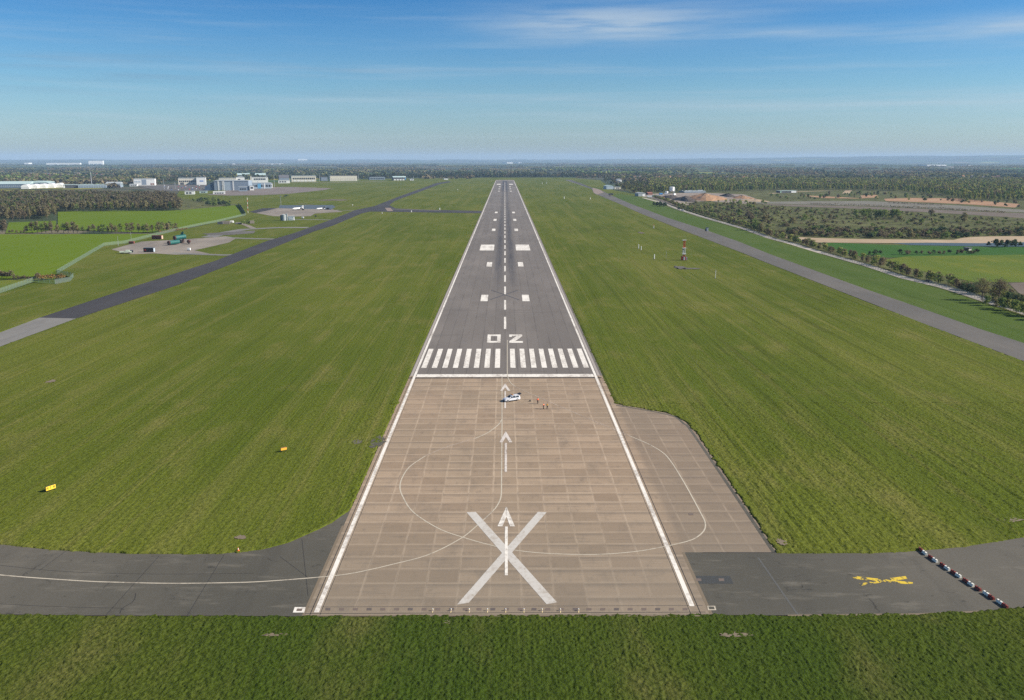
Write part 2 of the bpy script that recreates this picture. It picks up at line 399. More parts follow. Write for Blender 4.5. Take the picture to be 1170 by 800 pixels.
# ---- airfield grass: a flat sheet, and rough ground of real relief over its near part
FIELD_POLY = [Vector((-330, 20)), Vector((-430, 250))] + pxs((-120, 353), (0, 335), (38, 323), (63, 325), (83, 317), (65, 313), (119, 281), (142, 278.5), (171, 271), (200, 264), (248, 254), (281, 246), (275, 234), (200, 226), (205, 218), (250, 214), (250, 209), (340, 207.5), (430, 204.5), (560, 203), (650, 203), (686, 206), (700, 217), (728, 222.5), (748, 228), (772, 238), (800, 247), (851, 261), (880, 272), (905, 279), (936, 288), (990, 303), (1078, 328), (1170, 360), (1400, 440)) + [Vector((430, 20))]
sheet('airfield_grass', FIELD_POLY, M_GRASS, -0.12)
def rough_grass(name, x0, x1, y0, y1, res, amp, mat, split=None):
    nx = int((x1 - x0) / res) + 1; ny = int((y1 - y0) / res) + 1
    X, Y = np.meshgrid(np.linspace(x0, x1, nx), np.linspace(y0, y1, ny))
    X = X + (vnoise(X * 1.7, Y * 1.7, 3) - 0.5) * res * 0.7; Y = Y + (vnoise(X * 1.9, Y * 1.5, 4) - 0.5) * res * 0.7
    q = 0.30 / max(res, 0.25)
    h = 0.5 * vnoise(X * 2.3 * q, Y * 2.0 * q, 5) + 0.3 * vnoise(X * 0.8, Y * 0.7, 6) + 0.55 * vnoise(X * 4.2 * q, Y * 3.6 * q, 8)
    h = np.clip((h - 0.46) * 1.9, 0, 1.3) * np.clip(1.25 - Y / 420, 0.25, 1.0)
    ruts = vnoise(X * 0.75, Y * 0.012, 21); ruts2 = vnoise(X * 0.33 + 9, Y * 0.008, 22)
    on_right = np.clip((X - 31) / 10, 0, 1) * np.clip((Y - 128) / 12, 0, 1)
    on_left = np.clip((-31 - X) / 10, 0, 1) * np.clip((Y - 140) / 20, 0, 1)
    h = h * (1 - 0.5 * on_left) - (on_right * 0.9 + on_left * 0.4) * np.clip(ruts - 0.5, 0, 1) * 1.1 + on_right * 0.4 * (ruts2 - 0.5)
    Z = 0.03 + amp * np.clip(h, -0.1, 1.3)
    pave = np.zeros(X.shape, dtype=bool)
    wob = (vnoise(X * 0.5, Y * 0.5, 31) - 0.45) * 0.8 + (vnoise(X * 1.6, Y * 1.6, 32) - 0.5) * 0.5
    for poly in (RUNWAY_POLY, TAXI_L, EXT_R, TAXI_R, STRIP_L, STRIP_R, VERGE_POLY): pave |= inside(X + wob, Y + wob, poly)
    field = inside(X, Y, FIELD_POLY)
    if mat is M_ROUGH_VIG: pave |= (Y > 131)
    elif split: pave |= (Y < split)
    Z = np.where(pave | ~field, -0.3, Z)
    V = np.stack([X.ravel(), Y.ravel(), Z.ravel()], 1)
    i = np.arange(nx * ny).reshape(ny, nx)
    F = np.stack([i[:-1, :-1], i[:-1, 1:], i[1:, 1:], i[1:, :-1]], -1).reshape(-1, 4)
    keep = ~(V[F, 2] < -0.25).all(1); F = F[keep]
    o = obj(name, mesh_np(name, V, F, mat, smooth=True)); o['kind'] = 'structure'
rough_grass('rough_grass', -110, 110, 72, 132, 0.16, 0.21, M_ROUGH_VIG)
rough_grass('airfield_grass', -165, 165, 112, 250, 0.28, 0.30, M_GRASS, 131)
rough_grass('airfield_grass', -290, 290, 249, 420, 0.7, 0.30, M_GRASS)

# ---- paving materials
def concrete(g, p):
    q = g.pos(); x, y, z = g.xyz(q)
    W, L = 5.25, 5.1
    u = g.m('ADD', g.m('DIVIDE', x, W), 0.5); v = g.m('DIVIDE', y, L)
    uf = g.m('FRACT', u); vf = g.m('FRACT', v); iu = g.m('FLOOR', u); iv = g.m('FLOOR', v)
    rnd = g.wn(g.vec(iu, iv, 1.0))['Value']; rc = g.wn(g.vec(iu, 0.0, 5.0))['Value']; rr = g.wn(g.vec(0.0, iv, 7.0))['Value']
    base = g.mix(rnd, (0.246, 0.176, 0.118), (0.365, 0.270, 0.185))
    stain = g.noise(g.scl(q, (1 / 6, 1 / 15, 0)), 1.0, 5, 0.65)
    base = g.mix(g.m('MULTIPLY', g.rng(stain, 0.5, 0.74), 0.55), base, (0.15, 0.118, 0.090))
    base = g.mix(g.m('MULTIPLY', rc, 0.35), base, (0.345, 0.262, 0.18))
    big = g.noise(g.scl(q, (1 / 34, 1 / 55, 0)), 1.0, 4, 0.55)
    base = g.mix(g.m('MULTIPLY', g.rng(big, 0.38, 0.66), 0.6), base, (0.235, 0.182, 0.125))
    grime = g.noise(g.scl(q, (1 / 1.6, 1 / 3.5, 0)), 1.0, 6, 0.7)
    base = g.mix(g.m('MULTIPLY', g.rng(grime, 0.5, 0.78), 0.5), base, (0.115, 0.092, 0.072))
    smear = g.noise(g.scl(q, (1 / 9, 1 / 0.7, 0)), 1.0, 4, 0.6)
    base = g.mix(g.m('MULTIPLY', g.rng(smear, 0.52, 0.72), 0.42), base, (0.105, 0.088, 0.075))
    # weathered pale band each side of a joint, and the dark sealant itself
    wv = g.m('ADD', vf, g.m('MULTIPLY', g.m('SUBTRACT', grime, 0.5), 0.10)); wu = g.m('ADD', uf, g.m('MULTIPLY', g.m('SUBTRACT', grime, 0.5), 0.08))
    dv = g.m('ABSOLUTE', g.m('SUBTRACT', g.m('FRACT', g.m('ADD', wv, 0.5)), 0.5)); du = g.m('ABSOLUTE', g.m('SUBTRACT', g.m('FRACT', g.m('ADD', wu, 0.5)), 0.5))
    pv = g.m('MULTIPLY', g.rng(dv, 0.02, 0.11, 1.0, 0.0), g.rng(rr, 0.0, 0.6, 0.35, 0.85)); pu = g.m('MULTIPLY', g.rng(du, 0.010, 0.060, 1.0, 0.0), g.rng(rc, 0.0, 0.6, 0.5, 1.0))
    base = g.mix(g.m('MULTIPLY', g.m('MULTIPLY', g.m('MAXIMUM', pv, pu), g.rng(g.noise(g.scl(q, (1 / 7, 1 / 9, 0)), 1.0, 4, 0.6), 0.3, 0.62, 0.35, 1.0)), 0.70), base, (0.470, 0.365, 0.260))
    dark = g.rng(vf, 0.55, 0.86, 0.0, 1.0)
    base = g.mix(g.m('MULTIPLY', g.m('MULTIPLY', dark, g.rng(vf, 0.88, 0.96, 1.0, 0.0)), g.m('MULTIPLY', rnd, 0.50)), base, (0.12, 0.095, 0.075))
    jx = g.m('ABSOLUTE', g.m('SUBTRACT', g.m('FRACT', g.m('ADD', u, 0.5)), 0.5)); jy = g.m('ABSOLUTE', g.m('SUBTRACT', g.m('FRACT', g.m('ADD', v, 0.5)), 0.5))
    j = g.m('MAXIMUM', g.m('MULTIPLY', g.rng(jx, 0.007, 0.013, 1.0, 0.0), g.rng(g.noise(g.vec(iu, g.m('MULTIPLY', y, 0.12)), 1.0, 2), 0.50, 0.66)), g.m('MULTIPLY', g.rng(jy, 0.009, 0.016, 1.0, 0.0), g.rng(rr, 0.35, 0.7, 0.0, 0.6)))
    base = g.mix(g.m('MULTIPLY', j, 0.7), base, (0.07, 0.058, 0.048))
    base = g.mix(g.rng(x, 31.4, 33.0, 0.0, 0.42), base, (0.135, 0.108, 0.084))
    near = g.rng(g.m('ADD', y, g.m('MULTIPLY', g.m('SUBTRACT', big, 0.5), 60)), 115.0, 190.0, 0.95, 0.0)  # near slabs go greyer: grime, plus lens vignette painted into the colour
    base = g.mix(near, base, g.mix(0.55, base, (0.135, 0.125, 0.100)))
    fine = g.noise(g.scl(q, (4, 4, 0)), 1.0, 4, 0.7)
    base = g.mix(g.rng(fine, 0.35, 0.75, 0.0, 0.28), base, (0.10, 0.08, 0.065))
    g.put(p.inputs['Base Color'], base); p.inputs['Roughness'].default_value = 0.85; p.inputs['Specular IOR Level'].default_value = 0.2
M_CONC = material('weathered concrete slabs', concrete)

def asphalt(base, pale, dark, lanes=4.1, rubber=False, cracks=False):
    def b(g, p):
        q = g.pos(); x, y, z = g.xyz(q)
        big = g.noise(g.scl(q, (1 / 40, 1 / 90, 0)), 1.0, 4, 0.6)
        c = g.mix(g.rng(big, 0.35, 0.68), base, pale)
        patchy = g.noise(g.scl(q, (1 / 5, 1 / 26, 0)), 1.0, 5, 0.65)
        c = g.mix(g.m('MULTIPLY', g.rng(patchy, 0.45, 0.75), 0.45), c, dark)
        fine = g.noise(g.scl(q, (2.5, 2.5, 0)), 1.0, 5, 0.75)
        c = g.mix(g.rng(fine, 0.4, 0.75, 0.0, 0.35), c, dark)
        if cracks:                                           # tar-filled cracks, scuffs and dust
            wv = g.noise(g.scl(q, (0.12, 0.12, 0)), 1.0, 3, 0.6, out=1)
            kk = g.n.new('ShaderNodeVectorMath'); kk.operation = 'MULTIPLY_ADD'; g.put(kk.inputs[0], wv); kk.inputs[1].default_value = (6, 6, 0); g.put(kk.inputs[2], q)
            e = g.vor(g.scl(kk.outputs[0], (1 / 13, 1 / 8, 0)), 1.0, 'DISTANCE_TO_EDGE')['Distance']
            c = g.mix(g.m('MULTIPLY', g.rng(e, 0.004, 0.012, 1.0, 0.0), g.rng(patchy, 0.50, 0.66, 0.0, 0.8)), c, tuple(v * 0.5 for v in dark))
            st = g.noise(g.scl(q, (1 / 11, 1 / 3.2, 0)), 1.0, 6, 0.68)
            c = g.mix(g.m('MULTIPLY', g.rng(st, 0.52, 0.72), 0.6), c, tuple(v * 1.45 for v in pale))
            ol = g.noise(g.scl(q, (1 / 2.6, 1 / 2.2, 3.3)), 1.0, 3, 0.5)
            c = g.mix(g.m('MULTIPLY', g.rng(ol, 0.66, 0.74), 0.5), c, tuple(v * 0.5 for v in dark))
        if lanes:
            u = g.m('DIVIDE', x, lanes); uf = g.m('ABSOLUTE', g.m('SUBTRACT', g.m('FRACT', u), 0.5)); iu = g.m('FLOOR', u)
            lane = g.wn(g.vec(iu, g.m('FLOOR', g.m('DIVIDE', y, 210.0)), 3.0))['Value']
            c = g.mix(g.m('MULTIPLY', lane, 0.42), c, dark)
            c = g.mix(g.m('MULTIPLY', g.rng(uf, 0.44, 0.5), g.rng(patchy, 0.35, 0.6, 0.15, 0.7)), c, tuple(v * 0.72 for v in dark))
            tr = g.noise(g.vec(g.m('MULTIPLY', x, 0.006), g.m('MULTIPLY', y, 0.06)), 1.0, 3, 0.8)
            c = g.mix(g.rng(tr, 0.60, 0.64, 0.0, 0.35), c, dark)
        if rubber:                                           # tyre rubber laid down about the centre line
            r = g.noise(g.scl(q, (1 / 1.4, 1 / 70, 0)), 1.0, 4, 0.65)
            ax = g.m('ABSOLUTE', g.m('ADD', g.m('ABSOLUTE', x), -4.2))
            mask = g.m('MULTIPLY', g.rng(ax, 0.5, 4.6, 1.0, 0.0), g.m('ADD', g.rng(y, 430.0, 620.0, 0.0, 0.78), g.rng(y, 1500.0, 2400.0, 0.0, 0.25)))
            mask = g.m('MULTIPLY', mask, g.rng(y, 900.0, 1500.0, 1.0, 0.55))
            c = g.mix(g.m('MULTIPLY', mask, g.rng(r, 0.25, 0.65, 0.45, 1.0)), c, (0.045, 0.044, 0.05))
            far = g.m('MULTIPLY', g.rng(y, 1950.0, 2150.0, 0.0, 0.6), g.rng(g.m('ABSOLUTE', x), 4.0, 12.0, 1.0, 0.0))
            c = g.mix(far, c, (0.045, 0.045, 0.055))
        g.put(p.inputs['Base Color'], c); p.inputs['Roughness'].default_value = 0.82; p.inputs['Specular IOR Level'].default_value = 0.22
        g.put(p.inputs['Normal'], g.bump(fine, 0.25, 0.02))
    return b
M_RWY = material('worn runway asphalt', asphalt((0.148, 0.130, 0.114), (0.180, 0.158, 0.139), (0.104, 0.091, 0.081), 4.3, True))
M_TAXI = material('dark taxiway asphalt', asphalt((0.072, 0.067, 0.053), (0.104, 0.094, 0.075), (0.046, 0.044, 0.037), 0, cracks=True))
M_STRIPL = material('new black asphalt', asphalt((0.040, 0.037, 0.038), (0.054, 0.049, 0.049), (0.030, 0.029, 0.030), 0))
M_STRIPR = material('grey taxiway asphalt', asphalt((0.098, 0.090, 0.079), (0.124, 0.112, 0.097), (0.074, 0.069, 0.062), 0))
M_OLDCON = material('old pale concrete', asphalt((0.185, 0.158, 0.130), (0.275, 0.235, 0.19), (0.105, 0.090, 0.080), 0))
M_GREYCON = material('grey concrete', asphalt((0.16, 0.152, 0.14), (0.205, 0.195, 0.175), (0.11, 0.105, 0.10), 0))
M_SOIL = material('bare brown soil', asphalt((0.115, 0.088, 0.066), (0.145, 0.115, 0.085), (0.085, 0.066, 0.05), 0))
M_GREYSOIL = material('grey stubble', asphalt((0.135, 0.125, 0.098), (0.16, 0.145, 0.11), (0.11, 0.098, 0.08), 0))
M_SAND = material('pale sand', asphalt((0.32, 0.235, 0.145), (0.38, 0.29, 0.19), (0.24, 0.175, 0.11), 0))
M_SPOIL = material('orange spoil', asphalt((0.30, 0.165, 0.085), (0.36, 0.22, 0.12), (0.17, 0.10, 0.06), 0))
M_DARKSPOIL = material('dark spoil', asphalt((0.060, 0.048, 0.040), (0.085, 0.066, 0.052), (0.045, 0.038, 0.034), 0))
def water_b(g, p):
    p.inputs['Base Color'].default_value = (0.060, 0.082, 0.090, 1); p.inputs['Roughness'].default_value = 0.4; p.inputs['Specular IOR Level'].default_value = 0.03
    g.put(p.inputs['Normal'], g.bump(g.noise(g.scl(g.pos(), (0.6, 0.6, 0)), 1, 3), 0.25, 0.05))
M_WATER = material('pond water', water_b)
def paint(name, col, under, lo=0.34, hi=0.5, amount=1.0, scale=1.0):
    def b(g, p):
        q = g.pos()
        n = g.noise(g.scl(q, (1.1 * scale, 0.8 * scale, 0)), 1.0, 6, 0.75)
        n2 = g.noise(g.scl(q, (0.25 * scale, 0.07 * scale, 0)), 1.0, 3, 0.6)
        f = g.m('MULTIPLY', g.rng(g.m('ADD', g.m('MULTIPLY', n, 0.6), g.m('MULTIPLY', n2, 0.4)), lo, hi), amount)
        g.put(p.inputs['Base Color'], g.mix(f, under, col)); p.inputs['Roughness'].default_value = 0.7
    return material(name, b)
M_WHITE = paint('white runway paint', (0.68, 0.64, 0.57), (0.33, 0.29, 0.25), 0.36, 0.55)
M_WHITE_OLD = paint('worn white paint', (0.55, 0.50, 0.45), (0.25, 0.20, 0.16), 0.36, 0.54)
M_CREAM = paint('cream taxi line', (0.44, 0.39, 0.305), (0.22, 0.19, 0.15), 0.34, 0.52)
M_GHOST = paint('nearly worn away line', (0.42, 0.35, 0.28), (0.23, 0.18, 0.14), 0.40, 0.60)
M_YELLOW = paint('flaking yellow paint', (0.58, 0.41, 0.03), (0.062, 0.061, 0.052), 0.475, 0.52, 1.0, 1.5)
M_BLACKOUT = plain('blackout paint', (0.075, 0.070, 0.072))
M_JOINT = plain('joint sealant', (0.035, 0.033, 0.031))
M_PALEJ = plain('pale joint', (0.30, 0.265, 0.235))

# ---- paving
sheet('runway', [(-HW, Y_THR), (HW + 0.6, Y_THR), (HW + 0.6, Y_FAR), (-HW, Y_FAR)], M_RWY, 0.0)
sheet('runway', [(-HW, Y_END), (HW + 0.6, Y_END), (HW + 0.6, Y_THR), (-HW, Y_THR)], M_CONC, 0.0)
sheet('runway_end', [(-HW, Y_FAR), (HW, Y_FAR), (HW, Y_FAR + 95), (-HW, Y_FAR + 95)], M_OLDCON, 0.0)
def bridge(name, poly, m, z=0.0): return sheet(name, poly, m, z)
sheet('taxiway', TAXI_L, M_TAXI, -0.006); sheet('taxiway', TAXI_R, M_TAXI, -0.006)
sheet('turning_pad', EXT_R, M_CONC, -0.006)
sheet('taxiway', STRIP_L, M_STRIPL, -0.01)
sheet('taxiway', pxs((-160, 425), (0, 380), (45, 363), (87, 364), (0, 396), (-160, 452)), M_GREYCON, -0.004)
sheet('taxiway', STRIP_R, M_STRIPR, -0.01)
sheet('taxiway', pxs((677, 214.5), (686, 217), (690, 220), (682, 222.3), (678, 220)), plain('brown concrete', (0.22, 0.165, 0.135)), 0.0)
strip('taxiway_edge', pxs((652, 206.2), (662, 209.8), (676, 215)), 5, M_STRIPL, 0.005)
strip('taxiway_edge', pxs((447, 238.9), (490, 240.1), (503, 240.4)), 6, M_OLDCON, 0.0)
strip('taxiway_edge', pxs((443, 237.6), (446, 241.2)), 8, plain('brown concrete', (0.22, 0.165, 0.135)), 0.0)
strip('road', pxs((456, 216.3), (480, 216.6), (500, 216.6)), 7, M_OLDCON, -0.02)
strip('road', pxs((370, 239.5), (407, 240.8), (425, 239)), 6, M_GREYCON, -0.02)
strip('road', pxs((340, 232.5), (365, 235), (420, 236)), 5, M_SOIL, -0.03)
sheet('apron', pxs((127, 285), (145, 280), (162, 276), (200, 274), (232, 272), (258, 270), (270, 272), (262, 277), (236, 283), (222, 286), (240, 290), (200, 291), (176, 289.5), (150, 290.5)), M_OLDCON, -0.02)
strip('road', pxs((196, 289), (230, 290.5), (258, 291.5), (285, 290)), 8, M_GREYCON, -0.015)
strip('road', pxs((255, 271.5), (285, 272.6), (318, 273.3)), 9, M_GREYCON, -0.015)
strip('road', pxs((238, 271), (262, 265), (280, 262), (320, 260), (352, 260)), 14, M_GREYCON, -0.017)
sheet('apron', pxs((231, 267), (262, 265), (292, 263.5), (290, 266.5), (262, 268.5), (240, 269)), M_STRIPR, -0.016)
strip('road', pxs((272, 254), (283, 258), (290, 261)), 6, M_OLDCON, -0.014)
strip('road', pxs((336, 250.8), (360, 251), (385, 251.5)), 7, M_GREYCON, -0.02)
sheet('apron', pxs((290, 243), (304, 238.5), (318, 237.5), (380, 239), (392, 242), (360, 244), (355, 247), (330, 247.5), (312, 247)), M_OLDCON, -0.02)
sheet('apron', pxs((285, 242), (300, 238), (318, 237.6), (306, 240.5), (292, 243.5)), M_STRIPL, -0.012)
sheet('apron', pxs((318.5, 238), (319.5, 234.6), (380, 234.3), (383.5, 236.5), (378, 239.5)), plain('blue grey bitumen', (0.075, 0.092, 0.105), rough=0.6), -0.008)
sheet('apron', pxs((236, 222.5), (262, 217), (300, 214), (330, 213.5), (378, 215), (372, 217), (330, 221.5), (300, 223), (262, 223.5)), material('brown apron', asphalt((0.155, 0.128, 0.112), (0.19, 0.16, 0.14), (0.11, 0.09, 0.08), 0)), -0.02)
strip('road', pxs((330, 208.8), (380, 208.6), (440, 207.4)), 22, M_OLDCON, -0.02)
strip('road', pxs((360, 216), (372, 215.5), (382, 216.2)), 8, M_OLDCON, -0.016)
sheet('car_park', pxs((150, 211.2), (228, 210.4), (246, 213), (238, 218.5), (182, 218)), M_STRIPR, -0.02)
strip('perimeter_track', pxs((735, 226), (748, 229.5), (760, 233), (772, 238), (800, 247), (851, 261.5), (880, 272), (903, 278), (936, 288), (970, 297.5), (990, 303), (1034, 317.6), (1078, 328), (1104, 336), (1170, 358), (1300, 402)), 6.5, plain('pale gravel', (0.36, 0.32, 0.27)), -0.03)
# grass between the grey taxiway and the gravel track is greener
sheet('verge', VERGE_POLY, M_VERGE, -0.06)

# ---- fields and open ground beyond the fences
sheet('field', pxs((-260, 268), (0, 267.5), (180, 267), (200, 264), (171, 271), (142, 278.5), (119, 281), (65, 313), (0, 319), (-260, 345)), M_CROP, -0.2)
sheet('field', pxs((-200, 333), (0, 320), (63, 316), (63, 325), (38, 322), (0, 335), (-120, 353)), M_MEADOW, -0.25)
sheet('field', pxs((66, 241), (207, 240), (272, 234), (281, 245.5), (248, 253.8), (202, 262), (180, 266), (66, 262)), M_CROP, -0.2)
sheet('field', pxs((6, 266.5), (10, 254), (64, 252), (64, 262), (36, 266)), M_CROP, -0.22)
sheet('field', pxs((190, 231), (206, 226), (260, 226), (278, 231), (272, 234), (207, 240)), M_SCRUB, -0.22)
sheet('scrubland', pxs((700, 212), (728, 222), (748, 227), (772, 236), (800, 245), (851, 259.5), (880, 270), (936, 286), (990, 301), (1078, 326), (1170, 358), (1600, 500)) + [Vector((2600, 1200))] + pxs((1500, 205), (1170, 205), (740, 206)), M_SCRUB, -0.4)
sheet('field', pxs((935, 276.5), (1020, 279.5), (1130, 281.5), (1300, 279), (1300, 291), (1100, 293), (1012, 294), (975, 292)), M_CROP2, -0.3)
sheet('field', pxs((1008, 297), (1035, 292.5), (1100, 291.5), (1400, 288), (1400, 322), (1157, 322), (1115, 322), (1075, 314), (1040, 306)), M_MEADOW, -0.28)
sheet('field', pxs((1152, 322.5), (1400, 318), (1400, 345), (1168, 338)), M_SOIL, -0.28)
sheet('pond', pxs((1015, 276.8), (1060, 276.4), (1150, 276.5), (1300, 272.5), (1400, 272), (1400, 281), (1180, 281.5), (1110, 281), (1040, 279.6)), M_WATER, -0.26)
sheet('sand_bank', pxs((888, 269.5), (930, 271.5), (990, 273), (1090, 273.8), (1102, 271), (1130, 269.8), (1170, 269.6), (1400, 266), (1400, 272.8), (1190, 276), (1120, 277.6), (1060, 277), (1020, 277.4), (935, 276.8), (908, 273.5)), M_SAND, -0.25)
sheet('field', pxs((862, 230.5), (925, 229.8), (990, 229.5), (1050, 232), (1100, 235), (1170, 239.5), (1400, 250), (1400, 254), (1170, 242.5), (1110, 240.5), (1050, 237.5), (990, 235), (925, 233.5), (862, 232.2)), M_GREYSOIL, -0.3)
sheet('field', pxs((862, 232.8), (925, 234), (990, 235.8), (1050, 238.2), (1110, 241.4), (1170, 243.4), (1400, 255), (1400, 262), (1160, 248.5), (1090, 244), (990, 238.6), (900, 235.5)), M_SOIL, -0.3)
strip('sand_track', pxs((880, 221), (912, 219), (940, 218), (970, 217.4), (966, 221)), 14, M_SAND, -0.3)
sheet('spoil_ground', pxs((983, 223.3), (1002, 222.5), (1004, 225.5), (985, 226.2)), M_SPOIL, -0.29)
sheet('spoil_ground', pxs((1010, 227), (1040, 226), (1090, 226.5), (1120, 229), (1165, 233), (1160, 237), (1110, 233.6), (1060, 231.2), (1012, 229.5)), M_SPOIL, -0.29)
sheet('spoil_ground', pxs((917, 223.2), (940, 224), (990, 226.8), (940, 226.2)), M_SPOIL, -0.29)
sheet('works_yard', pxs((728, 224), (750, 221), (800, 220), (850, 222), (870, 229), (850, 233), (800, 231), (775, 236), (760, 232), (745, 228)), material('works yard', asphalt((0.20, 0.165, 0.135), (0.27, 0.22, 0.175), (0.12, 0.10, 0.085), 0)), -0.32)
sheet('field', pxs((984, 203.4), (1025, 203.6), (1032, 205.3), (990, 205.6)), M_CROP2, -0.3)
sheet('field', pxs((1080, 190.6), (1180, 190), (1180, 191.2), (1090, 191.6)), M_OLDCON, -0.3)
sheet('field', pxs((1140, 191.8), (1300, 191.5), (1300, 196), (1160, 196)), M_CROP2, -0.3)

# ---- painted markings
ZP = 0.016
def bar(name, x0, x1, y0, y1, m=None, z=ZP): return sheet(name, [(x0, y0), (x1, y0), (x1, y1), (x0, y1)], m or M_WHITE, z)
Yp = lambda y: P(577, y).y
bar('edge_line', -29.9, -29.12, Yp(699), Y_FAR); bar('edge_line', 29.12, 29.9, Yp(693.5), Y_FAR)
for sx in (-1, 1):
    bar('runway_joint', sx * 30.35 - 0.07, sx * 30.35 + 0.07, Y_END, Y_THR, M_JOINT, 0.008)
    bar('runway_joint', sx * 28.8 - 0.05, sx * 28.8 + 0.05, Y_END, Y_THR, M_JOINT, 0.008)
    bar('runway_edge', sx * 30.55 - 0.42, sx * 30.55 + 0.42, Y_THR, Y_FAR, M_PALEJ, 0.008)
bar('threshold_line', -28.88, 28.88, Yp(430.8), Yp(427.6))
bar('runway_joint', -HW, HW, Yp(432.2), Yp(431.2), M_JOINT, 0.008)
YS0, YS1 = Yp(420.3), Yp(398.6)
for sx in (-1, 1):
    for k in range(8): bar('threshold_stripe', sx * (2.66 + 3.56 * k) - 0.88, sx * (2.66 + 3.56 * k) + 0.88, YS0, YS1)
def num_zero(xc):
    y0, y1 = Yp(391.6), Yp(382.3); wv, hb = 1.35, 3.2
    me = MB(); X0, X1 = xc - 2.62, xc + 2.62
    for a in (((X0, y0), (X0 + wv, y0), (X0 + wv, y1), (X0, y1)), ((X1 - wv, y0), (X1, y0), (X1, y1), (X1 - wv, y1)), ((X0 + wv, y0), (X1 - wv, y0), (X1 - wv, y0 + hb), (X0 + wv, y0 + hb)), ((X0 + wv, y1 - hb), (X1 - wv, y1 - hb), (X1 - wv, y1), (X0 + wv, y1))):
        me.face([(p[0], p[1], ZP) for p in a])
    me.build('runway_number', M_WHITE)['kind'] = 'structure'
def num_two(xc):
    y0, y1 = Yp(391.8), Yp(382.3); hb = 3.3; X0, X1 = xc - 2.62, xc + 2.62; me = MB()
    for a in (((X0, y0), (X1, y0), (X1, y0 + hb), (X0, y0 + hb)), ((X0, y1 - hb), (X1, y1 - hb), (X1, y1), (X0, y1)), ((X0, y0 + hb), (X0 + 2.3, y0 + hb), (X1, y1 - hb), (X1 - 2.3, y1 - hb)), ((X0, y1 - hb - 1.5), (X0 + 1.1, y1 - hb - 1.5), (X0 + 1.1, y1 - hb), (X0, y1 - hb))):
        me.face([(p[0], p[1], ZP) for p in a])
    me.build('runway_number', M_WHITE)['kind'] = 'structure'
num_zero(-4.4); num_two(4.25)
y = Yp(376.0)
while y < 1980:
    bar('centre_dash', -0.47, 0.47, y, y + 29.3); y += 48.9
bar('centre_dash', -0.5, 0.5, 1990, Yp(208.4), M_WHITE_OLD)
def pair(cx, w, ya, yb):
    for sx in (-1, 1): bar('touchdown_mark', sx * cx - w / 2, sx * cx + w / 2, Yp(ya), Yp(yb))
for cx, w, ya, yb in ((10.5, 3.6, 344.2, 336.9), (10.5, 3.5, 304.6, 299.6), (14.2, 11.1, 286.2, 279.6), (11.3, 3.5, 264.0, 261.4), (11.5, 3.5, 252.4, 250.2), (11.5, 3.5, 243.7, 242.0), (17.4, 11.0, 211.1, 210.2), (13.3, 4.2, 213.8, 213.2), (13.3, 3.6, 216.2, 215.6), (13.2, 4.2, 218.8, 218.2)):
    pair(cx, w, ya, yb)
# the painted-out cross
XC = Yp(336.5)
strip('blackout_cross', [P(561, 331.5), P(593, 342.5)], 1.1, M_BLACKOUT, 0.010); strip('blackout_cross', [P(591.5, 331.7), P(560, 342.5)], 1.1, M_BLACKOUT, 0.010)

# closed-runway cross, arrows, guide lines on the slabs
M_X = paint('grey white cross paint', (0.47, 0.445, 0.405), (0.29, 0.24, 0.185), 0.30, 0.54, 0.95)
sheet('closed_cross', pxs((533, 585.5), (543.5, 585), (636.5, 688.5), (624.5, 690.5)), M_X, 0.020)
sheet('closed_cross', pxs((614.6, 585), (624.5, 585.5), (535.5, 689), (522, 691)), M_X, 0.024)
def arrow(name, apex, feet_y, fl, fr, inner, stem, sy, m):
    me = MB()
    for pts in (((apex[0] - .2, apex[1]), (fl[0], feet_y), (fl[1], feet_y), (apex[0], inner)), ((apex[0] + .2, apex[1]), (apex[0], inner), (fr[0], feet_y), (fr[1], feet_y)), ((stem[0], sy[0]), (stem[0] - .1, sy[1]), (stem[1] + .1, sy[1]), (stem[1], sy[0]))):
        me.face([(P(a, b).x, P(a, b).y, 0.028) for a, b in pts])
    me.build(name, m)['kind'] = 'structure'
arrow('guide_arrow', (578.6, 579.2), 601.5, (568.4, 574.2), (582.8, 588.2), 590.5, (576.9, 580.1), (601.8, 657.5), M_WHITE)
arrow('guide_arrow', (577.9, 493), 505.5, (570.6, 574.3), (581.8, 585.3), 499.5, (576.7, 579.2), (506.3, 539.5), M_WHITE_OLD)
arrow('guide_arrow', (577.2, 438.2), 446.6, (571.6, 574.2), (580.2, 583.0), 442.6, (576.4, 578.0), (447, 466.5), M_WHITE_OLD)
L1 = smooth_line(pxs((573.6, 431.2), (573.6, 480), (573.3, 520), (573, 550), (572.5, 567), (568.5, 577), (562, 585), (544, 601.5), (526, 615.6), (490, 633.6), (448, 645), (400, 655.5), (357.6, 660.2)))
strip('taxi_line', L1, 0.26, M_CREAM, 0.012)
strip('taxi_line', smooth_line(pxs((357.6, 660.2), (300, 664.5), (255, 666), (195, 666.6), (135, 665.4), (90, 663.6), (0, 657), (-80, 647), (-200, 624))), 0.30, M_CREAM, 0.012)
L2 = smooth_line(pxs((573.4, 479), (569.7, 485), (558, 494), (543, 501)))
strip('taxi_line', L2, 0.30, M_CREAM, 0.013)
strip('taxi_line', smooth_line(pxs((543, 501), (528.7, 505), (507, 512), (486, 521))), 0.26, M_GHOST, 0.013)
strip('taxi_line', smooth_line(pxs((486, 521), (468.5, 533), (460, 545), (457, 556), (460, 567), (472, 585), (500.5, 603.6), (529, 614), (559, 622.5), (587, 628.5), (626, 632.4), (680, 633.6), (728, 630), (767, 623))), 0.26, M_CREAM, 0.013)
strip('taxi_line', smooth_line(pxs((767, 623), (785, 618.6), (796, 614), (804.5, 606), (805.6, 597), (800, 585), (782, 552), (767, 528), (757, 517), (740, 507), (719, 498))), 0.27, M_CREAM, 0.013)
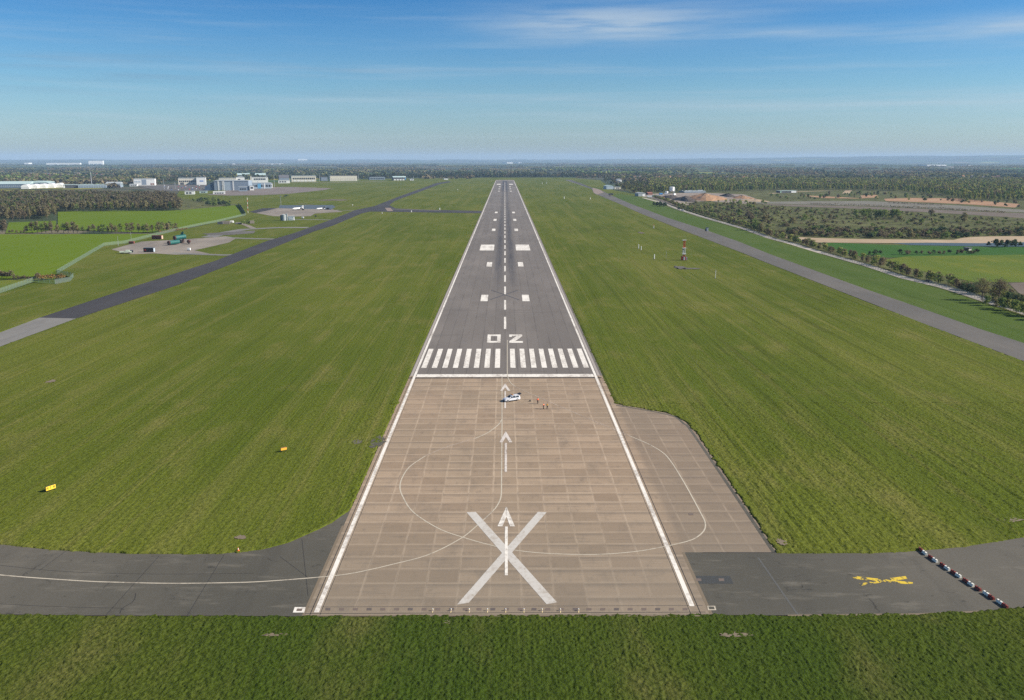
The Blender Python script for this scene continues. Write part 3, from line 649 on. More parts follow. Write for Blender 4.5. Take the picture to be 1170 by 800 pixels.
strip('taxi_line', smooth_line(pxs((719, 498), (699, 489.5), (676, 480), (627.4, 459), (604, 448.8), (589, 442))), 0.26, M_GHOST, 0.014)
strip('taxi_line', smooth_line(pxs((589, 442), (584, 438), (581, 433), (579.7, 427), (579.6, 408), (579.7, 388.7))), 0.26, M_CREAM, 0.030)
# taxiway joints, cracks, repairs
for a in (((214, 703.2), (256, 634)), ((121, 703), (182, 635)), ((352, 681), (345, 616)), ((45, 652), (75, 630)), ((118, 672), (127, 664)), ((320, 636), (352, 660))):
    strip('pavement_joint', smooth_line(pxs(*a), 4), 0.10, M_JOINT, 0.004)
strip('pavement_crack', smooth_line(pxs((137, 701), (140, 695), (150, 689), (154, 684), (155, 678)), 4), 0.14, M_JOINT, 0.006)
strip('pavement_joint', smooth_line(pxs((0, 646), (60, 652), (120, 655), (200, 656), (290, 655)), 6), 0.10, M_JOINT, 0.004)
strip('pavement_joint', smooth_line(pxs((0, 690), (60, 693), (140, 695)), 6), 0.10, M_JOINT, 0.004)
strip('pavement_joint', pxs((866, 637), (912, 703)), 0.3, plain('taxiway scuff', (0.085, 0.085, 0.08)), 0.004)
strip('pavement_edge', pxs((803, 631.4), (888, 631.4)), 0.25, M_JOINT, 0.004)
strip('pavement_edge', smooth_line(pxs((704, 463), (764, 474), (781, 484), (793, 497), (884, 631)), 5), 0.7, M_TAXI, 0.004)
sheet('pavement_patch', pxs((791, 658), (834, 658), (838, 667), (795, 667)), plain('repair patch', (0.045, 0.047, 0.046)), 0.004)
M_MH = plain('rusty manhole', (0.135, 0.104, 0.086))
for a in (((795, 661), (801, 661), (801.6, 664), (795.6, 664)), ((821, 661), (827, 661), (827.6, 664), (821.6, 664)), ((786.5, 586.3), (792, 586.3), (792.5, 588.8), (787, 588.8))):
    sheet('manhole', pxs(*a), M_MH, 0.010)
def ring_mark(name, o, i, m, mi):
    sheet(name, pxs(*o), m, 0.012); sheet(name, pxs(*i), mi, 0.018)
ring_mark('fixing_mark', ((336.8, 693.8), (349.2, 693.8), (347.6, 700), (334.6, 700)), ((339.6, 695.5), (345.6, 695.5), (344.8, 698.4), (338.4, 698.4)), M_WHITE, M_MH)
ring_mark('fixing_mark', ((808, 692.3), (817.2, 692.3), (818.4, 697.3), (809, 697.3)), ((809.6, 693.3), (815.8, 693.3), (816.6, 696.3), (810.4, 696.3)), M_CREAM, M_TAXI)
for k in range(27):
    x = 372 + k * 15.7
    sheet('light_pit', pxs((x, 694.7), (x + 5.6, 694.7), (x + 5.4, 697.6), (x - .3, 697.6)), M_MH if k % 3 else plain('dull pit cover', (0.10, 0.082, 0.074)), 0.010)
bar('runway_joint', -HW, HW, Yp(700.6), Yp(700.0), M_JOINT, 0.008); bar('runway_joint', -HW, HW, Yp(693.0), Yp(692.5), plain('slab joint', (0.09, 0.078, 0.066)), 0.008)
# flaked yellow cross on the right-hand taxiway
sheet('yellow_cross', pxs((974, 659.4), (979, 658.6), (1043, 665.4), (1043, 667.2), (1034, 667.4), (976, 661.6)), M_YELLOW, 0.010)
sheet('yellow_cross', pxs((1016, 660.6), (1035, 658.3), (1037, 661.4), (1010, 665.2), (984, 669.4), (981, 667.2)), M_YELLOW, 0.014)
# bare patches and asphalt scraps in the grass
M_BARE = plain('bare earth', (0.16, 0.125, 0.085))
def scrap(name, cx, cy, rx, ry, m, z=0.36, seed=0):
    z = z if z < 0.01 else 0.13
    q = random.Random(seed); c = P(cx, cy); mx = MPP(cy); n = 28
    my = P(cx, cy - 0.5).y - P(cx, cy + 0.5).y
    sheet(name, [(c.x + rx * mx * math.cos(t) * q.uniform(.55, 1.2), c.y + ry * my * math.sin(t) * q.uniform(.55, 1.2)) for t in np.linspace(0, 2 * math.pi, n, endpoint=False)], m, z)
scrap('bare_patch', 408, 505.3, 6.5, 2.6, M_TAXI, 0.30, 1); scrap('bare_patch', 431, 505, 9.5, 7, M_TAXI, 0.28, 2)
scrap('bare_patch', 275, 614.5, 7, 2.6, M_BARE, 0.30, 3); scrap('bare_patch', 842, 726, 20, 3, M_BARE, 0.27, 4); scrap('bare_patch', 314, 726, 14, 2.2, M_BARE, 0.27, 5)
scrap('bare_patch', 1155, 594.5, 17, 2.4, M_BARE, 0.28, 6); scrap('bare_patch', 893, 620, 7, 4, M_BARE, 0.28, 7); scrap('bare_patch', 510, 712, 5, 2.4, M_BARE, 0.27, 8)
scrap('bare_patch', 778, 306, 8, 2.2, M_STRIPR, 0.30, 9); scrap('bare_patch', 790, 307, 11, .8, M_STRIPR, 0.30, 10); scrap('bare_patch', 58, 436, 5, 2, M_BARE, 0.3, 11)
scrap('bare_patch', 380, 228.6, 22, .8, M_SOIL, 0.0, 12); scrap('bare_patch', 733, 266, 4, .9, M_SOIL, 0.0, 13)
strip('pavement_edge', pxs((900, 703.6), (1050, 702), (1120, 699)), 0.5, M_BARE, 0.05); strip('pavement_edge', pxs((355, 703.9), (800, 703.9)), 0.4, M_BARE, 0.05)

for sx, d in ((-1, 0.0), (1, 0.3)):
    strip('pavement_edge', [(sx * (HW + .1 + d), P(577, yy).y) for yy in (703, 640, 600)] if sx < 0 else [(HW + .75, P(577, 703).y), (HW + .75, P(577, 632).y)], 0.5, M_BARE, 0.006)
# ================================================================== TREES AND BUSHES
def foliage_mat(name, col, col2, per_tree=True, trans=0.35):
    def b(g, p):
        oi = g.n.new('ShaderNodeObjectInfo').outputs['Random']
        n = g.noise(g.scl(g.pos(), (0.45, 0.45, 0.45)), 1.0, 3, 0.6)
        c = g.mix(g.m('ADD', g.m('MULTIPLY', oi, 0.6), g.m('MULTIPLY', g.m('SUBTRACT', n, 0.3), 0.8), clamp=True), col, col2)
        d = g.n.new('ShaderNodeBsdfDiffuse'); g.put(d.inputs['Color'], c)
        t = g.n.new('ShaderNodeBsdfTranslucent'); g.put(t.inputs['Color'], c)
        mx = g.n.new('ShaderNodeMixShader'); mx.inputs[0].default_value = trans
        g.l.new(d.outputs[0], mx.inputs[1]); g.l.new(t.outputs[0], mx.inputs[2])
        g.l.new(mx.outputs[0], g.n['Material Output'].inputs['Surface'])
    return material(name, b)
M_LEAF = {
    'budding': foliage_mat('budding twigs', (0.186, 0.158, 0.079), (0.251, 0.230, 0.110)),
    'leafy': foliage_mat('fresh spring leaves', (0.131, 0.186, 0.053), (0.219, 0.263, 0.079)),
    'yellowish': foliage_mat('yellow green leaves', (0.251, 0.285, 0.075), (0.329, 0.329, 0.110)),
    'dark': foliage_mat('dark evergreen needles', (0.048, 0.079, 0.040), (0.079, 0.110, 0.053)),
    'gorse': foliage_mat('brown orange scrub twigs', (0.208, 0.149, 0.065), (0.372, 0.230, 0.076)),
    'brown': foliage_mat('brown thorn twigs', (0.145, 0.114, 0.075), (0.198, 0.164, 0.101)),
}
M_BARK = plain('grey brown bark', (0.085, 0.068, 0.052))
def tinted(name):
    def b(g, p):
        a = g.n.new('ShaderNodeVertexColor'); a.layer_name = 'tint'
        d = g.n.new('ShaderNodeBsdfDiffuse'); g.put(d.inputs['Color'], a.outputs[0])
        t = g.n.new('ShaderNodeBsdfTranslucent'); g.put(t.inputs['Color'], a.outputs[0])
        mx = g.n.new('ShaderNodeMixShader'); mx.inputs[0].default_value = 0.32
        g.l.new(d.outputs[0], mx.inputs[1]); g.l.new(t.outputs[0], mx.inputs[2])
        g.l.new(mx.outputs[0], g.n['Material Output'].inputs['Surface'])
    return material(name, b)
M_TINT = tinted('mixed woodland foliage')

def crown_quads(n, h, r, base, leaf, seed, lobes=11, flat=1.0, fill=0.55):
    """n leaf clumps through an uneven crown of height h-base, radius r"""
    q = np.random.default_rng(seed)
    ch = h - base
    L = []
    for i in range(lobes):
        a = q.uniform(0, 2 * math.pi); rr = r * q.uniform(0.15, 0.66); t = q.uniform(0.22, 0.86)
        sh = (1 - abs(t - 0.45) * 1.15)
        L.append((math.cos(a) * rr * sh, math.sin(a) * rr * sh, base + ch * t, r * q.uniform(0.30, 0.52), ch * q.uniform(0.13, 0.24)))
    L.append((0, 0, base + ch * 0.84, r * 0.34, ch * 0.18))
    L = np.array(L); k = q.integers(0, len(L), n)
    d = q.normal(size=(n, 3)); d /= np.linalg.norm(d, axis=1)[:, None]
    rad = q.uniform(fill, 1.08, n)[:, None]
    C = L[k, :3] + d * rad * np.stack([L[k, 3], L[k, 3], L[k, 4] * flat], 1)
    C[:, 2] = np.maximum(C[:, 2], 0.12 * h if base > 0.5 else 0.1)
    nrm = d * 0.75 + q.normal(size=(n, 3)) * 0.55 + np.array([0, 0, 0.25]); nrm /= np.linalg.norm(nrm, axis=1)[:, None]
    u = np.cross(nrm, q.normal(size=(n, 3))); u /= np.linalg.norm(u, axis=1)[:, None] + 1e-9
    v = np.cross(nrm, u); s = (leaf * q.uniform(0.55, 1.35, n))[:, None]
    s2 = s * q.uniform(0.5, 1.0, n)[:, None]
    V = np.stack([C - u * s, C - v * s2 * 0.9 + u * s * 0.15, C + u * s, C + v * s2], 1).reshape(-1, 3)
    return V, np.arange(4 * n).reshape(n, 4)
def limbs(h, r, base, tr, seed, count=7, twigs=0):
    q = random.Random(seed); b = MB()
    top = Vector((q.uniform(-.3, .3), q.uniform(-.3, .3), h * 0.72))
    mid = Vector((q.uniform(-.2, .2), q.uniform(-.2, .2), h * 0.32))
    b.tube((0, 0, -0.3), mid, tr, tr * 0.72, 7, False); b.tube(mid, top, tr * 0.72, tr * 0.22, 6, False)
    for i in range(count):
        t = q.uniform(0.28, 0.9); a = i * 2.4 + q.uniform(-.4, .4); p = mid.lerp(top, t) if t > .3 else mid
        e = Vector((math.cos(a) * r * q.uniform(.5, .85), math.sin(a) * r * q.uniform(.5, .85), p.z + (h - p.z) * q.uniform(.3, .75)))
        b.tube(p, e, tr * 0.34, tr * 0.09, 5, False)
        for j in range(twigs):
            s = p.lerp(e, q.uniform(.35, .95)); f = s + Vector((q.uniform(-1, 1), q.uniform(-1, 1), q.uniform(.2, 1))) * r * .38
            b.tube(s, f, tr * 0.11, tr * 0.03, 3, False)
    return b
TREE_PROTO = {}
def tree(name, kind, var, loc, sc, label, cat, group, h=12, r=4.2, base=2.2, n=420, leaf=0.55, tr=0.26, trunk=True, twigs=0, lobes=11, rz=None, fill=0.55):
    """the first tree of each kind is built with its parts; the rest are copies that share meshes"""
    key = (name, kind, var)
    if key not in TREE_PROTO:
        o = empty(name, loc, 0, label, cat, group)
        V, F = crown_quads(n, h, r, base, leaf, hash((len(name), len(kind), var)) % 9999, lobes, fill=fill)
        obj('crown', mesh_np('crown', V, F, M_LEAF[kind]), o)
        if trunk: obj('trunk', limbs(h, r, base, tr, var + 40, 7, twigs).mesh('trunk', M_BARK), o)
        TREE_PROTO[key] = o
    else:
        o = copy_tree(TREE_PROTO[key], loc, 0, 1.0, label, group)
    o.rotation_euler = (0, 0, rng.uniform(0, 6.28) if rz is None else rz)
    s = sc if isinstance(sc, tuple) else (sc, sc, sc)
    o.scale = s
    return o
def along(px_line, step, jit=0.0, off=0.0):
    pts = [P(*a) for a in px_line]; out = []; carry = 0.0
    for a, b in zip(pts, pts[1:]):
        L = (b - a).length; d = (b - a) / L; nn = Vector((d.y, -d.x, 0)); t = carry
        while t < L:
            out.append(a + d * t + nn * (off + rng.uniform(-jit, jit))); t += step * rng.uniform(.7, 1.3)
        carry = t - L
    return out
def scatter(poly, count, z=0.0):
    poly = [(p[0], p[1]) for p in poly]; xs = [p[0] for p in poly]; ys = [p[1] for p in poly]; out = []
    while len(out) < count:
        X = rng.uniform(min(xs), max(xs), count); Y = rng.uniform(min(ys), max(ys), count)
        k = inside(X, Y, poly)
        out += [Vector((a, b, z)) for a, b in zip(X[k], Y[k])]
    return out[:count]
def forest(name, pts, sizes, tints, protos, label=None, cat=None):
    """a wood that reads as one mass: ONE object"""
    nP = len(protos); Vs = []; Cs = []; nq = 0
    pts = np.asarray(pts); sizes = np.asarray(sizes); tints = np.asarray(tints)
    which = rng.integers(0, nP, len(pts))
    for k in range(nP):
        s = which == k
        if not s.any(): continue
        V0 = protos[k]; m = s.sum(); a = rng.uniform(0, 6.28, m); ca, sa = np.cos(a), np.sin(a)
        sx = sizes[s][:, 0]; sz = sizes[s][:, 1]
        X = (V0[None, :, 0] * ca[:, None] - V0[None, :, 1] * sa[:, None]) * sx[:, None] + pts[s][:, 0][:, None]
        Y = (V0[None, :, 0] * sa[:, None] + V0[None, :, 1] * ca[:, None]) * sx[:, None] + pts[s][:, 1][:, None]
        Z = V0[None, :, 2] * sz[:, None] + pts[s][:, 2][:, None]
        Vs.append(np.stack([X, Y, Z], -1).reshape(-1, 3))
        Cs.append(np.repeat(tints[s][:, None, :], len(V0), 1).reshape(-1, 3))
    V = np.concatenate(Vs); C = np.concatenate(Cs)
    C = np.repeat((C.reshape(-1, 4, 3)[:, 0] * rng.uniform(0.82, 1.18, (len(C) // 4, 1))), 4, 0)
    me = mesh_np(name, V, np.arange(len(V)).reshape(-1, 4), M_TINT)
    at = me.color_attributes.new('tint', 'FLOAT_COLOR', 'POINT')
    at.data.foreach_set('color', np.concatenate([C, np.ones((len(C), 1))], 1).astype(np.float32).ravel())
    o = obj(name, me); o['kind'] = 'stuff'
    if label: o['label'] = label
    return o
def tints(n, pal, w):
    p = np.array(pal); k = rng.choice(len(p), n, p=np.array(w) / sum(w)); return p[k] * rng.uniform(0.8, 1.2, (n, 1))
BROWN, OLIVE, GREEN, YELL, DARK = (0.135, 0.112, 0.066), (0.135, 0.138, 0.052), (0.105, 0.142, 0.040), (0.20, 0.20, 0.056), (0.045, 0.062, 0.032)

# ---- left: the wood, its front edge, the hedgerow
WOOD_L = pxs((-220, 254), (-20, 253), (0, 250), (52, 249.5), (68, 241.5), (205, 240.6), (206, 232), (194, 226), (60, 224.8), (-220, 224.8))
pp = [crown_quads(130, 13, 4.4, 1.0, .9, 100 + i, 9)[0] for i in range(6)]
pts = scatter(WOOD_L, 5000, -0.3); n = len(pts)
dark = np.array([1.0 if (p.x < P(14, 245).x + 20 and p.y < 1250) else 0.0 for p in pts])
tt = tints(n, [BROWN, OLIVE, GREEN, (0.145,0.135,0.085), DARK], [5, 3, 1.6, 5, .3])
# stands of one kind: brown on the right, greener on the left
px_ = np.array([p.x / p.y for p in pts]); br = np.clip((px_ + 0.46) / 0.08, 0, 1)[:, None]
tt = tt * (1 - 0.7 * br) + np.array((0.140, 0.114, 0.074)) * 0.7 * br
sz = np.stack([rng.uniform(.75, 1.25, n), rng.uniform(.78, 1.18, n)], 1)
forest('wood', pts, sz, tt, pp, 'brown and olive budding wood behind the bright green field')
for i, p in enumerate(along([(66, 241.8), (100, 241.5), (150, 241.2), (207, 240.8)], 6.5, 2.0)):
    tree('wood_edge_tree', 'budding' if i % 4 else 'leafy', i % 4, p, (rng.uniform(.8, 1.1), rng.uniform(.8, 1.1), rng.uniform(.8, 1.1)), 'budding brown tree with its trunk showing on the front edge of the wood', 'tree', 'trees on the front edge of the wood', h=13, r=3.8, base=3.4, n=330, leaf=.62, tr=.32)
for i, p in enumerate(scatter(pxs((-10, 252.5), (63, 251.5), (66, 246), (50, 245), (-10, 246)), 34)):
    tree('copse_tree', 'budding' if i % 3 else 'brown', i % 3, p, rng.uniform(.75, 1.1), 'grey brown budding tree in the copse at the near corner of the wood', 'tree', 'trees in the copse by the wood', h=12, r=4.2, base=1.2, n=340, leaf=.62)
for i, (x, y, s) in enumerate(((18, 241, 1.15), (22, 240, 1.3), (27, 241, 1.05), (2, 244, 1.1), (8, 243, 1.2))):
    tree('evergreen_tree', 'dark', i % 2, P(x, y), s, 'dark evergreen tree standing out of the budding wood', 'tree', 'dark evergreens in the wood', h=13, r=4.5, base=.8, n=420, leaf=.7)
hp = [p for p in along([(30, 265.8), (60, 266), (110, 266), (150, 265.6), (182, 265.4), (203, 262.5)], 4.6, 1.6)]
for i, p in enumerate(hp):
    s = rng.uniform(.55, 1.0) * (1.15 if i < 9 else 1.0)
    tree('hedgerow_tree', ('budding', 'brown', 'budding', 'leafy')[i % 4], i % 3, p, (s * 1.05, s * 1.05, s), 'budding olive brown tree in the hedgerow between two bright green fields', 'tree', 'trees in the field hedgerow', h=11.5, r=4.4, base=.7, n=360, leaf=.55)
for i, p in enumerate(along([(-30, 265.6), (9, 265.8)], 4.6, 1.6)):
    tree('hedgerow_tree', 'brown', i % 3, p, rng.uniform(.8, 1.15), 'brown hedgerow tree left of the gap into the small field', 'tree', 'hedgerow trees left of the gap', h=11.5, r=4.4, base=.7, n=360, leaf=.55)
for i, p in enumerate(along([(11, 266), (30, 266)], 3.2, .6)):
    tree('low_hedge_bush', 'brown', i % 2, p, rng.uniform(.8, 1.2), 'low brown bush closing the hedgerow gap', 'bush', 'low bushes in the hedgerow gap', h=2.8, r=2.0, base=0, n=150, leaf=.3, trunk=False)
for i, p in enumerate(along([(183, 266.2), (214, 262.0)], 3.5, .8)):
    tree('gorse_bush', 'gorse', i % 2, p, rng.uniform(.6, 1.0), 'orange brown scrub along the green fence by the hedgerow end', 'bush', 'orange scrub by the hedgerow end', h=2.6, r=2.0, base=0, n=150, leaf=.3, trunk=False)
# the near hedge at the fence corner
for i, p in enumerate(along([(-6, 317.5), (14, 317.8)], 2.6, .7)):
    tree('thorn_bush', 'brown', i % 3, p, rng.uniform(1.1, 1.5), 'dark brown thorn bush in the clump left of the fence corner', 'bush', 'thorn bushes left of the fence corner', h=3.2, r=2.1, base=0.2, n=300, leaf=.26, trunk=True, tr=.08, twigs=3)
for i, p in enumerate(along([(16, 319), (46, 320)], 2.8, .7)):
    s = rng.uniform(.5, .85) if i != 6 else 1.3
    tree('thorn_bush', 'brown', i % 3, p, s, 'dark thorn bush in the low hedge leading to the fence corner', 'bush', 'thorn bushes in the low hedge', h=3.2, r=2.1, base=0.2, n=300, leaf=.26, trunk=True, tr=.08, twigs=3)
for i, p in enumerate(along([(46, 320), (72, 318.2)], 2.2, .8)):
    tree('gorse_bush', 'gorse', i % 2, p, rng.uniform(.9, 1.2), 'orange flowered gorse bush at the green fence corner', 'bush', 'gorse bushes at the fence corner', h=2.6, r=2.0, base=0, n=150, leaf=.3, trunk=False)
# bushes at the end of the second field
for i, p in enumerate(scatter(pxs((233, 235.6), (270, 235.6), (268, 232.8), (240, 233)), 26)):
    tree('field_end_bush', 'leafy' if i % 2 else 'dark', i % 3, p, rng.uniform(.8, 1.2), 'dark green bush in the thicket beyond the second bright field', 'bush', 'bushes in the thicket beyond the field', h=5.5, r=4.0, base=0, n=220, leaf=.6, trunk=False)
for i, p in enumerate(scatter(pxs((215, 231), (250, 230.6), (250, 229), (218, 229)), 14)):
    tree('field_end_bush', 'dark' if i % 2 else 'leafy', i % 3, p, rng.uniform(.7, 1.1), 'dark bush in the row behind the thicket by the low white offices', 'bush', 'bushes behind the thicket', h=5.5, r=4.0, base=0, n=220, leaf=.6, trunk=False)
tree('field_end_tree', 'leafy', 0, P(245, 231), .9, 'round green tree rising behind the thicket beyond the field', 'tree', None, h=11, r=6, base=1, n=360, leaf=.7)
tree('field_end_bush', 'dark', 0, P(327.5, 225.6), (1.5, 1.2, .85), 'lone dark bush on the grass before the cream hangar', 'bush', None, h=5.5, r=4.0, base=0, n=220, leaf=.6, trunk=False)
for i, p in enumerate(along([(252, 255.5), (266, 255)], 3, 2)):
    tree('gorse_bush', 'brown', i % 2, p, rng.uniform(.7, 1.0), 'dark scrub beside the concrete rubble', 'bush', 'scrub beside the rubble', h=2.6, r=2.0, base=0, n=150, leaf=.3, trunk=False)
for i, p in enumerate(along([(276, 256), (291, 254.8)], 3.4, 2)):
    tree('gorse_bush', 'leafy', i % 2, p, rng.uniform(1.1, 1.5), 'olive bush at the end of the concrete rubble', 'bush', 'bushes at the rubble end', h=2.6, r=2.0, base=0, n=150, leaf=.3, trunk=False)

# ---- right: trackside hedge, the two bare trees, scrub, the belt, the wood
TRK = [(745, 226), (757, 229.5), (772, 236), (800, 244.8), (830, 254), (851, 259.6), (880, 270.4), (903, 276.4), (936, 285.8), (970, 295.6), (990, 301), (1034, 315.2), (1078, 325.8), (1100, 331.5)]
for i, p in enumerate(along(TRK, 3.6, 2.6, -4.0)):
    s = rng.uniform(.55, 1.2)
    tree('trackside_bush', ('leafy', 'budding', 'brown', 'leafy', 'yellowish', 'brown')[i % 6], i % 3, p, (s * 1.1, s * 1.1, s), 'olive bush in the straggling hedge beside the pale gravel track', 'bush', 'bushes beside the gravel track', h=5.0, r=2.7, base=0.2, n=300, leaf=.36, trunk=True, tr=.1)
for i, p in enumerate(along([(748, 235), (760, 236.2)], 5, 1.5)):
    tree('dark_bush', 'dark', i % 2, p, rng.uniform(1.0, 1.4), 'dark bush at the works entrance by the gravel track', 'bush', 'dark bushes at the works entrance', h=5.0, r=3.4, base=0, n=260, leaf=.5, trunk=False)
tree('bare_oak', 'budding', 0, P(1122, 343), .86, 'wide bare crowned oak with pale limbs, left of the pair by the brown soil', 'tree', None, h=13.5, r=6.8, base=2.6, n=1500, leaf=.26, tr=.42, twigs=9, lobes=14, fill=.3)
tree('bare_oak', 'brown', 1, P(1141, 346.5), .9, 'brown bare crowned oak, taller of the pair beside the brown soil', 'tree', None, h=13.5, r=6.4, base=2.4, n=1700, leaf=.26, tr=.42, twigs=9, lobes=14, fill=.3)
for i, (x, y, s, k) in enumerate(((1101, 334, 1.0, 'dark'), (1107, 336, 1.2, 'dark'), (1096, 331, .8, 'brown'))):
    tree('ivy_bush', k, i % 2, P(x, y), s, 'dark ivy covered bush just left of the bare oaks', 'bush', 'dark bushes left of the oaks', h=4.6, r=2.9, base=0, n=420, leaf=.36, trunk=False)
for i, (x, y, s, k) in enumerate(((1126, 349, .95, 'leafy'), (1136, 352, .9, 'budding'), (1146, 354, 1.15, 'leafy'), (1155, 355, 1.0, 'yellowish'), (1161, 358, 1.2, 'leafy'), (1169, 360, 1.1, 'yellowish'), (1150, 349, 1.2, 'dark'), (1162, 351, 1.2, 'dark'), (1178, 362, 1.2, 'leafy'), (1187, 366, 1.2, 'leafy'))):
    tree('sallow_bush', k, i % 2, P(x, y), s, ('green sallow bush in the thicket below the bare oaks' if k != 'dark' else 'dark bush in the thicket below the bare oaks'), 'bush', 'bushes below the oaks' if k != 'dark' else 'dark bushes below the oaks', h=5.4, r=3.1, base=.2, n=460, leaf=.33, trunk=True, tr=.1)
SCRUB = pxs((800, 241), (860, 236), (1000, 241), (1080, 246), (1170, 251), (1220, 262), (1170, 262), (1000, 258), (905, 259), (870, 262), (840, 256))
for i, p in enumerate(scatter(SCRUB, 200)):
    s = rng.uniform(.2, 1.0) ** 1.8 * .9 + .22
    tree('scrub_bush', ('leafy', 'budding', 'brown', 'budding', 'leafy', 'dark', 'yellowish')[i % 7], i % 3, p, (s * 1.25, s * 1.25, s * .75), 'small rough bush scattered over the olive scrubland', 'bush', 'bushes scattered over the scrubland', h=5.0, r=3.2, base=0, n=190, leaf=.5, trunk=False)
for i, (x, y, s) in enumerate(((873, 256.5, 1.2), (862, 263, 1.35), (858, 256, 1.3), (868, 266, 1.1), (845, 246, 1.0), (855, 248, .9), (905, 258, 1.1), (919, 252, .9), (1064, 247, 1.0), (1102, 253.5, 1.25), (1053, 256, .8))):
    tree('scrub_tree', ('budding', 'leafy', 'brown')[i % 3], i % 2, P(x, y), s, 'rounded olive tree standing out of the scrubland bushes', 'tree', 'rounded trees in the scrubland', h=8.5, r=5.0, base=.4, n=380, leaf=.6, tr=.2)
for i, p in enumerate(along([(979, 249.4), (1026, 249.8)], 6.5, 5)):
    tree('willow_tree', 'leafy', i % 2, p, rng.uniform(.85, 1.1), 'grey green willow in the long clump on the open scrubland', 'tree', 'willows in the long clump', h=11.5, r=6.5, base=.3, n=380, leaf=.7, tr=.25)
BELT = pxs((885, 266), (930, 261), (1000, 262), (1080, 263.5), (1170, 262), (1230, 261), (1230, 268), (1120, 270), (1080, 272.6), (1000, 271.6), (930, 270.4))
for i, p in enumerate(scatter(BELT, 230)):
    s = rng.uniform(.6, 1.15)
    tree('belt_bush', ('dark', 'brown', 'brown', 'leafy', 'budding')[i % 5], i % 3, p, (s * 1.3, s * 1.3, s * .8), 'dark bush in the dense belt behind the sand bank', 'bush', 'bushes in the belt behind the sand bank', h=5.2, r=3.4, base=0, n=220, leaf=.55, trunk=False)
for i, p in enumerate(along([(1130, 281.5), (1150, 282), (1200, 281)], 4.5, 3)):
    tree('pond_bush', 'dark', i % 2, p, rng.uniform(.8, 1.3), 'dark green bush on the near bank of the pond', 'bush', 'bushes on the near bank of the pond', h=4.6, r=3.2, base=0, n=260, leaf=.5, trunk=False)
for i, p in enumerate(along([(1028, 290.5), (1060, 290.3), (1122, 289.5)], 4.2, 1.6)):
    tree('field_hedge_bush', 'brown' if i % 3 else 'dark', i % 2, p, rng.uniform(.6, 1.05), 'dark brown bush in the ragged hedge between the dark green field and the meadow', 'bush', 'bushes in the meadow hedge', h=3.6, r=2.6, base=0, n=220, leaf=.42, trunk=False)
for i, p in enumerate(along([(994, 291.5), (1008, 290)], 4.2, 1.2)):
    tree('field_hedge_bush', 'dark', i % 2, p, rng.uniform(.7, 1.0), 'dark bush in the short clump on the dark green field', 'bush', 'bushes in the short field clump', h=3.6, r=2.6, base=0, n=220, leaf=.42, trunk=False)
for i, p in enumerate(along([(1098, 331.8), (1120, 337), (1150, 347), (1185, 359)], 2.6, 3.5, -4.5)):
    kd = ('leafy', 'brown', 'dark', 'leafy', 'yellowish', 'budding')[i % 6]
    tree('thicket_bush', kd, i % 2, p, rng.uniform(.65, 1.15), 'tangled olive bush in the dense thicket under the bare oaks', 'bush', 'bushes in the thicket under the oaks', h=5.4, r=3.3, base=.1, n=460, leaf=.33, trunk=True, tr=.1)
# a clipped dark hedge across the bare soil
def long_hedge(name, line, w, h, kind, label, dens=3.0, leaf=.4):
    pts = [P(*a) for a in line]; Vs = []
    for a, b in zip(pts, pts[1:]):
        L = (b - a).length; k = int(L * dens); t = rng.uniform(0, 1, k); c = np.array(a)[None] + np.array(b - a)[None] * t[:, None]
        c[:, :2] += rng.normal(size=(k, 2)) * w * .4; hh = h * (0.55 + 0.6 * vnoise(t * L / 7, t * 0 + a.x, 5))
        c[:, 2] = rng.uniform(0.05, 1, k) * hh
        q = rng.normal(size=(k, 3)) + np.array([0, -.3, .3]); q /= np.linalg.norm(q, axis=1)[:, None]
        u = np.cross(q, rng.normal(size=(k, 3))); u /= np.linalg.norm(u, axis=1)[:, None]; v = np.cross(q, u)
        s = leaf * rng.uniform(.6, 1.4, k)[:, None]
        Vs.append(np.stack([c - u * s, c - v * s, c + u * s, c + v * s], 1).reshape(-1, 3))
    V = np.concatenate(Vs); o0 = pts[0]; V = V - np.array(o0)
    o = obj(name, mesh_np(name, V, np.arange(len(V)).reshape(-1, 4), M_LEAF[kind]), None, o0)
    tag(o, label, 'hedge'); return o
long_hedge('hedge', [(925, 233.6), (990, 235.4), (1050, 237.8), (1110, 241), (1148, 243.6)], 2.4, 3.0, 'brown', 'dark brown hedge line across the bare grey and brown soil', 2.6, .7)
long_hedge('hedge', [(1015, 232.0), (1050, 233.6), (1080, 235)], 3, 2.6, 'brown', 'short dark hedge along the upper edge of the grey stubble', 2.4, .7)

WOOD_R = pxs((742, 219.6), (800, 219.3), (880, 217.4), (960, 217), (1030, 218.4), (1080, 223), (1110, 229.5), (1170, 229), (1330, 233), (1330, 208.4), (1170, 208.6), (980, 208.2), (740, 208))
pw = [crown_quads(46, 14.5, 3.4, 1.5, 1.7, 200 + i, 8)[0] for i in range(6)]
pts = scatter(WOOD_R, 10500, -0.3); n = len(pts)
tt = tints(n, [OLIVE, GREEN, YELL, BROWN, DARK], [4, 4, 3.5, 2, .5]) * 1.4
forest('wood', pts, np.stack([rng.uniform(.8, 1.3, n), rng.uniform(.75, 1.12, n)], 1), tt, pw, 'long olive green birch wood beyond the works')
pts = scatter(pxs((702, 213.4), (712, 217), (722, 221.2), (742, 222.3), (760, 219.5), (800, 219), (760, 211), (720, 209.5)), 520, -0.3); n = len(pts)
forest('woodland', pts, np.stack([rng.uniform(.8, 1.2, n), rng.uniform(.45, .8, n)], 1), tints(n, [OLIVE, GREEN, YELL, BROWN], [4, 2, 2, 3]), pw, 'olive scrub woodland behind the sheds')
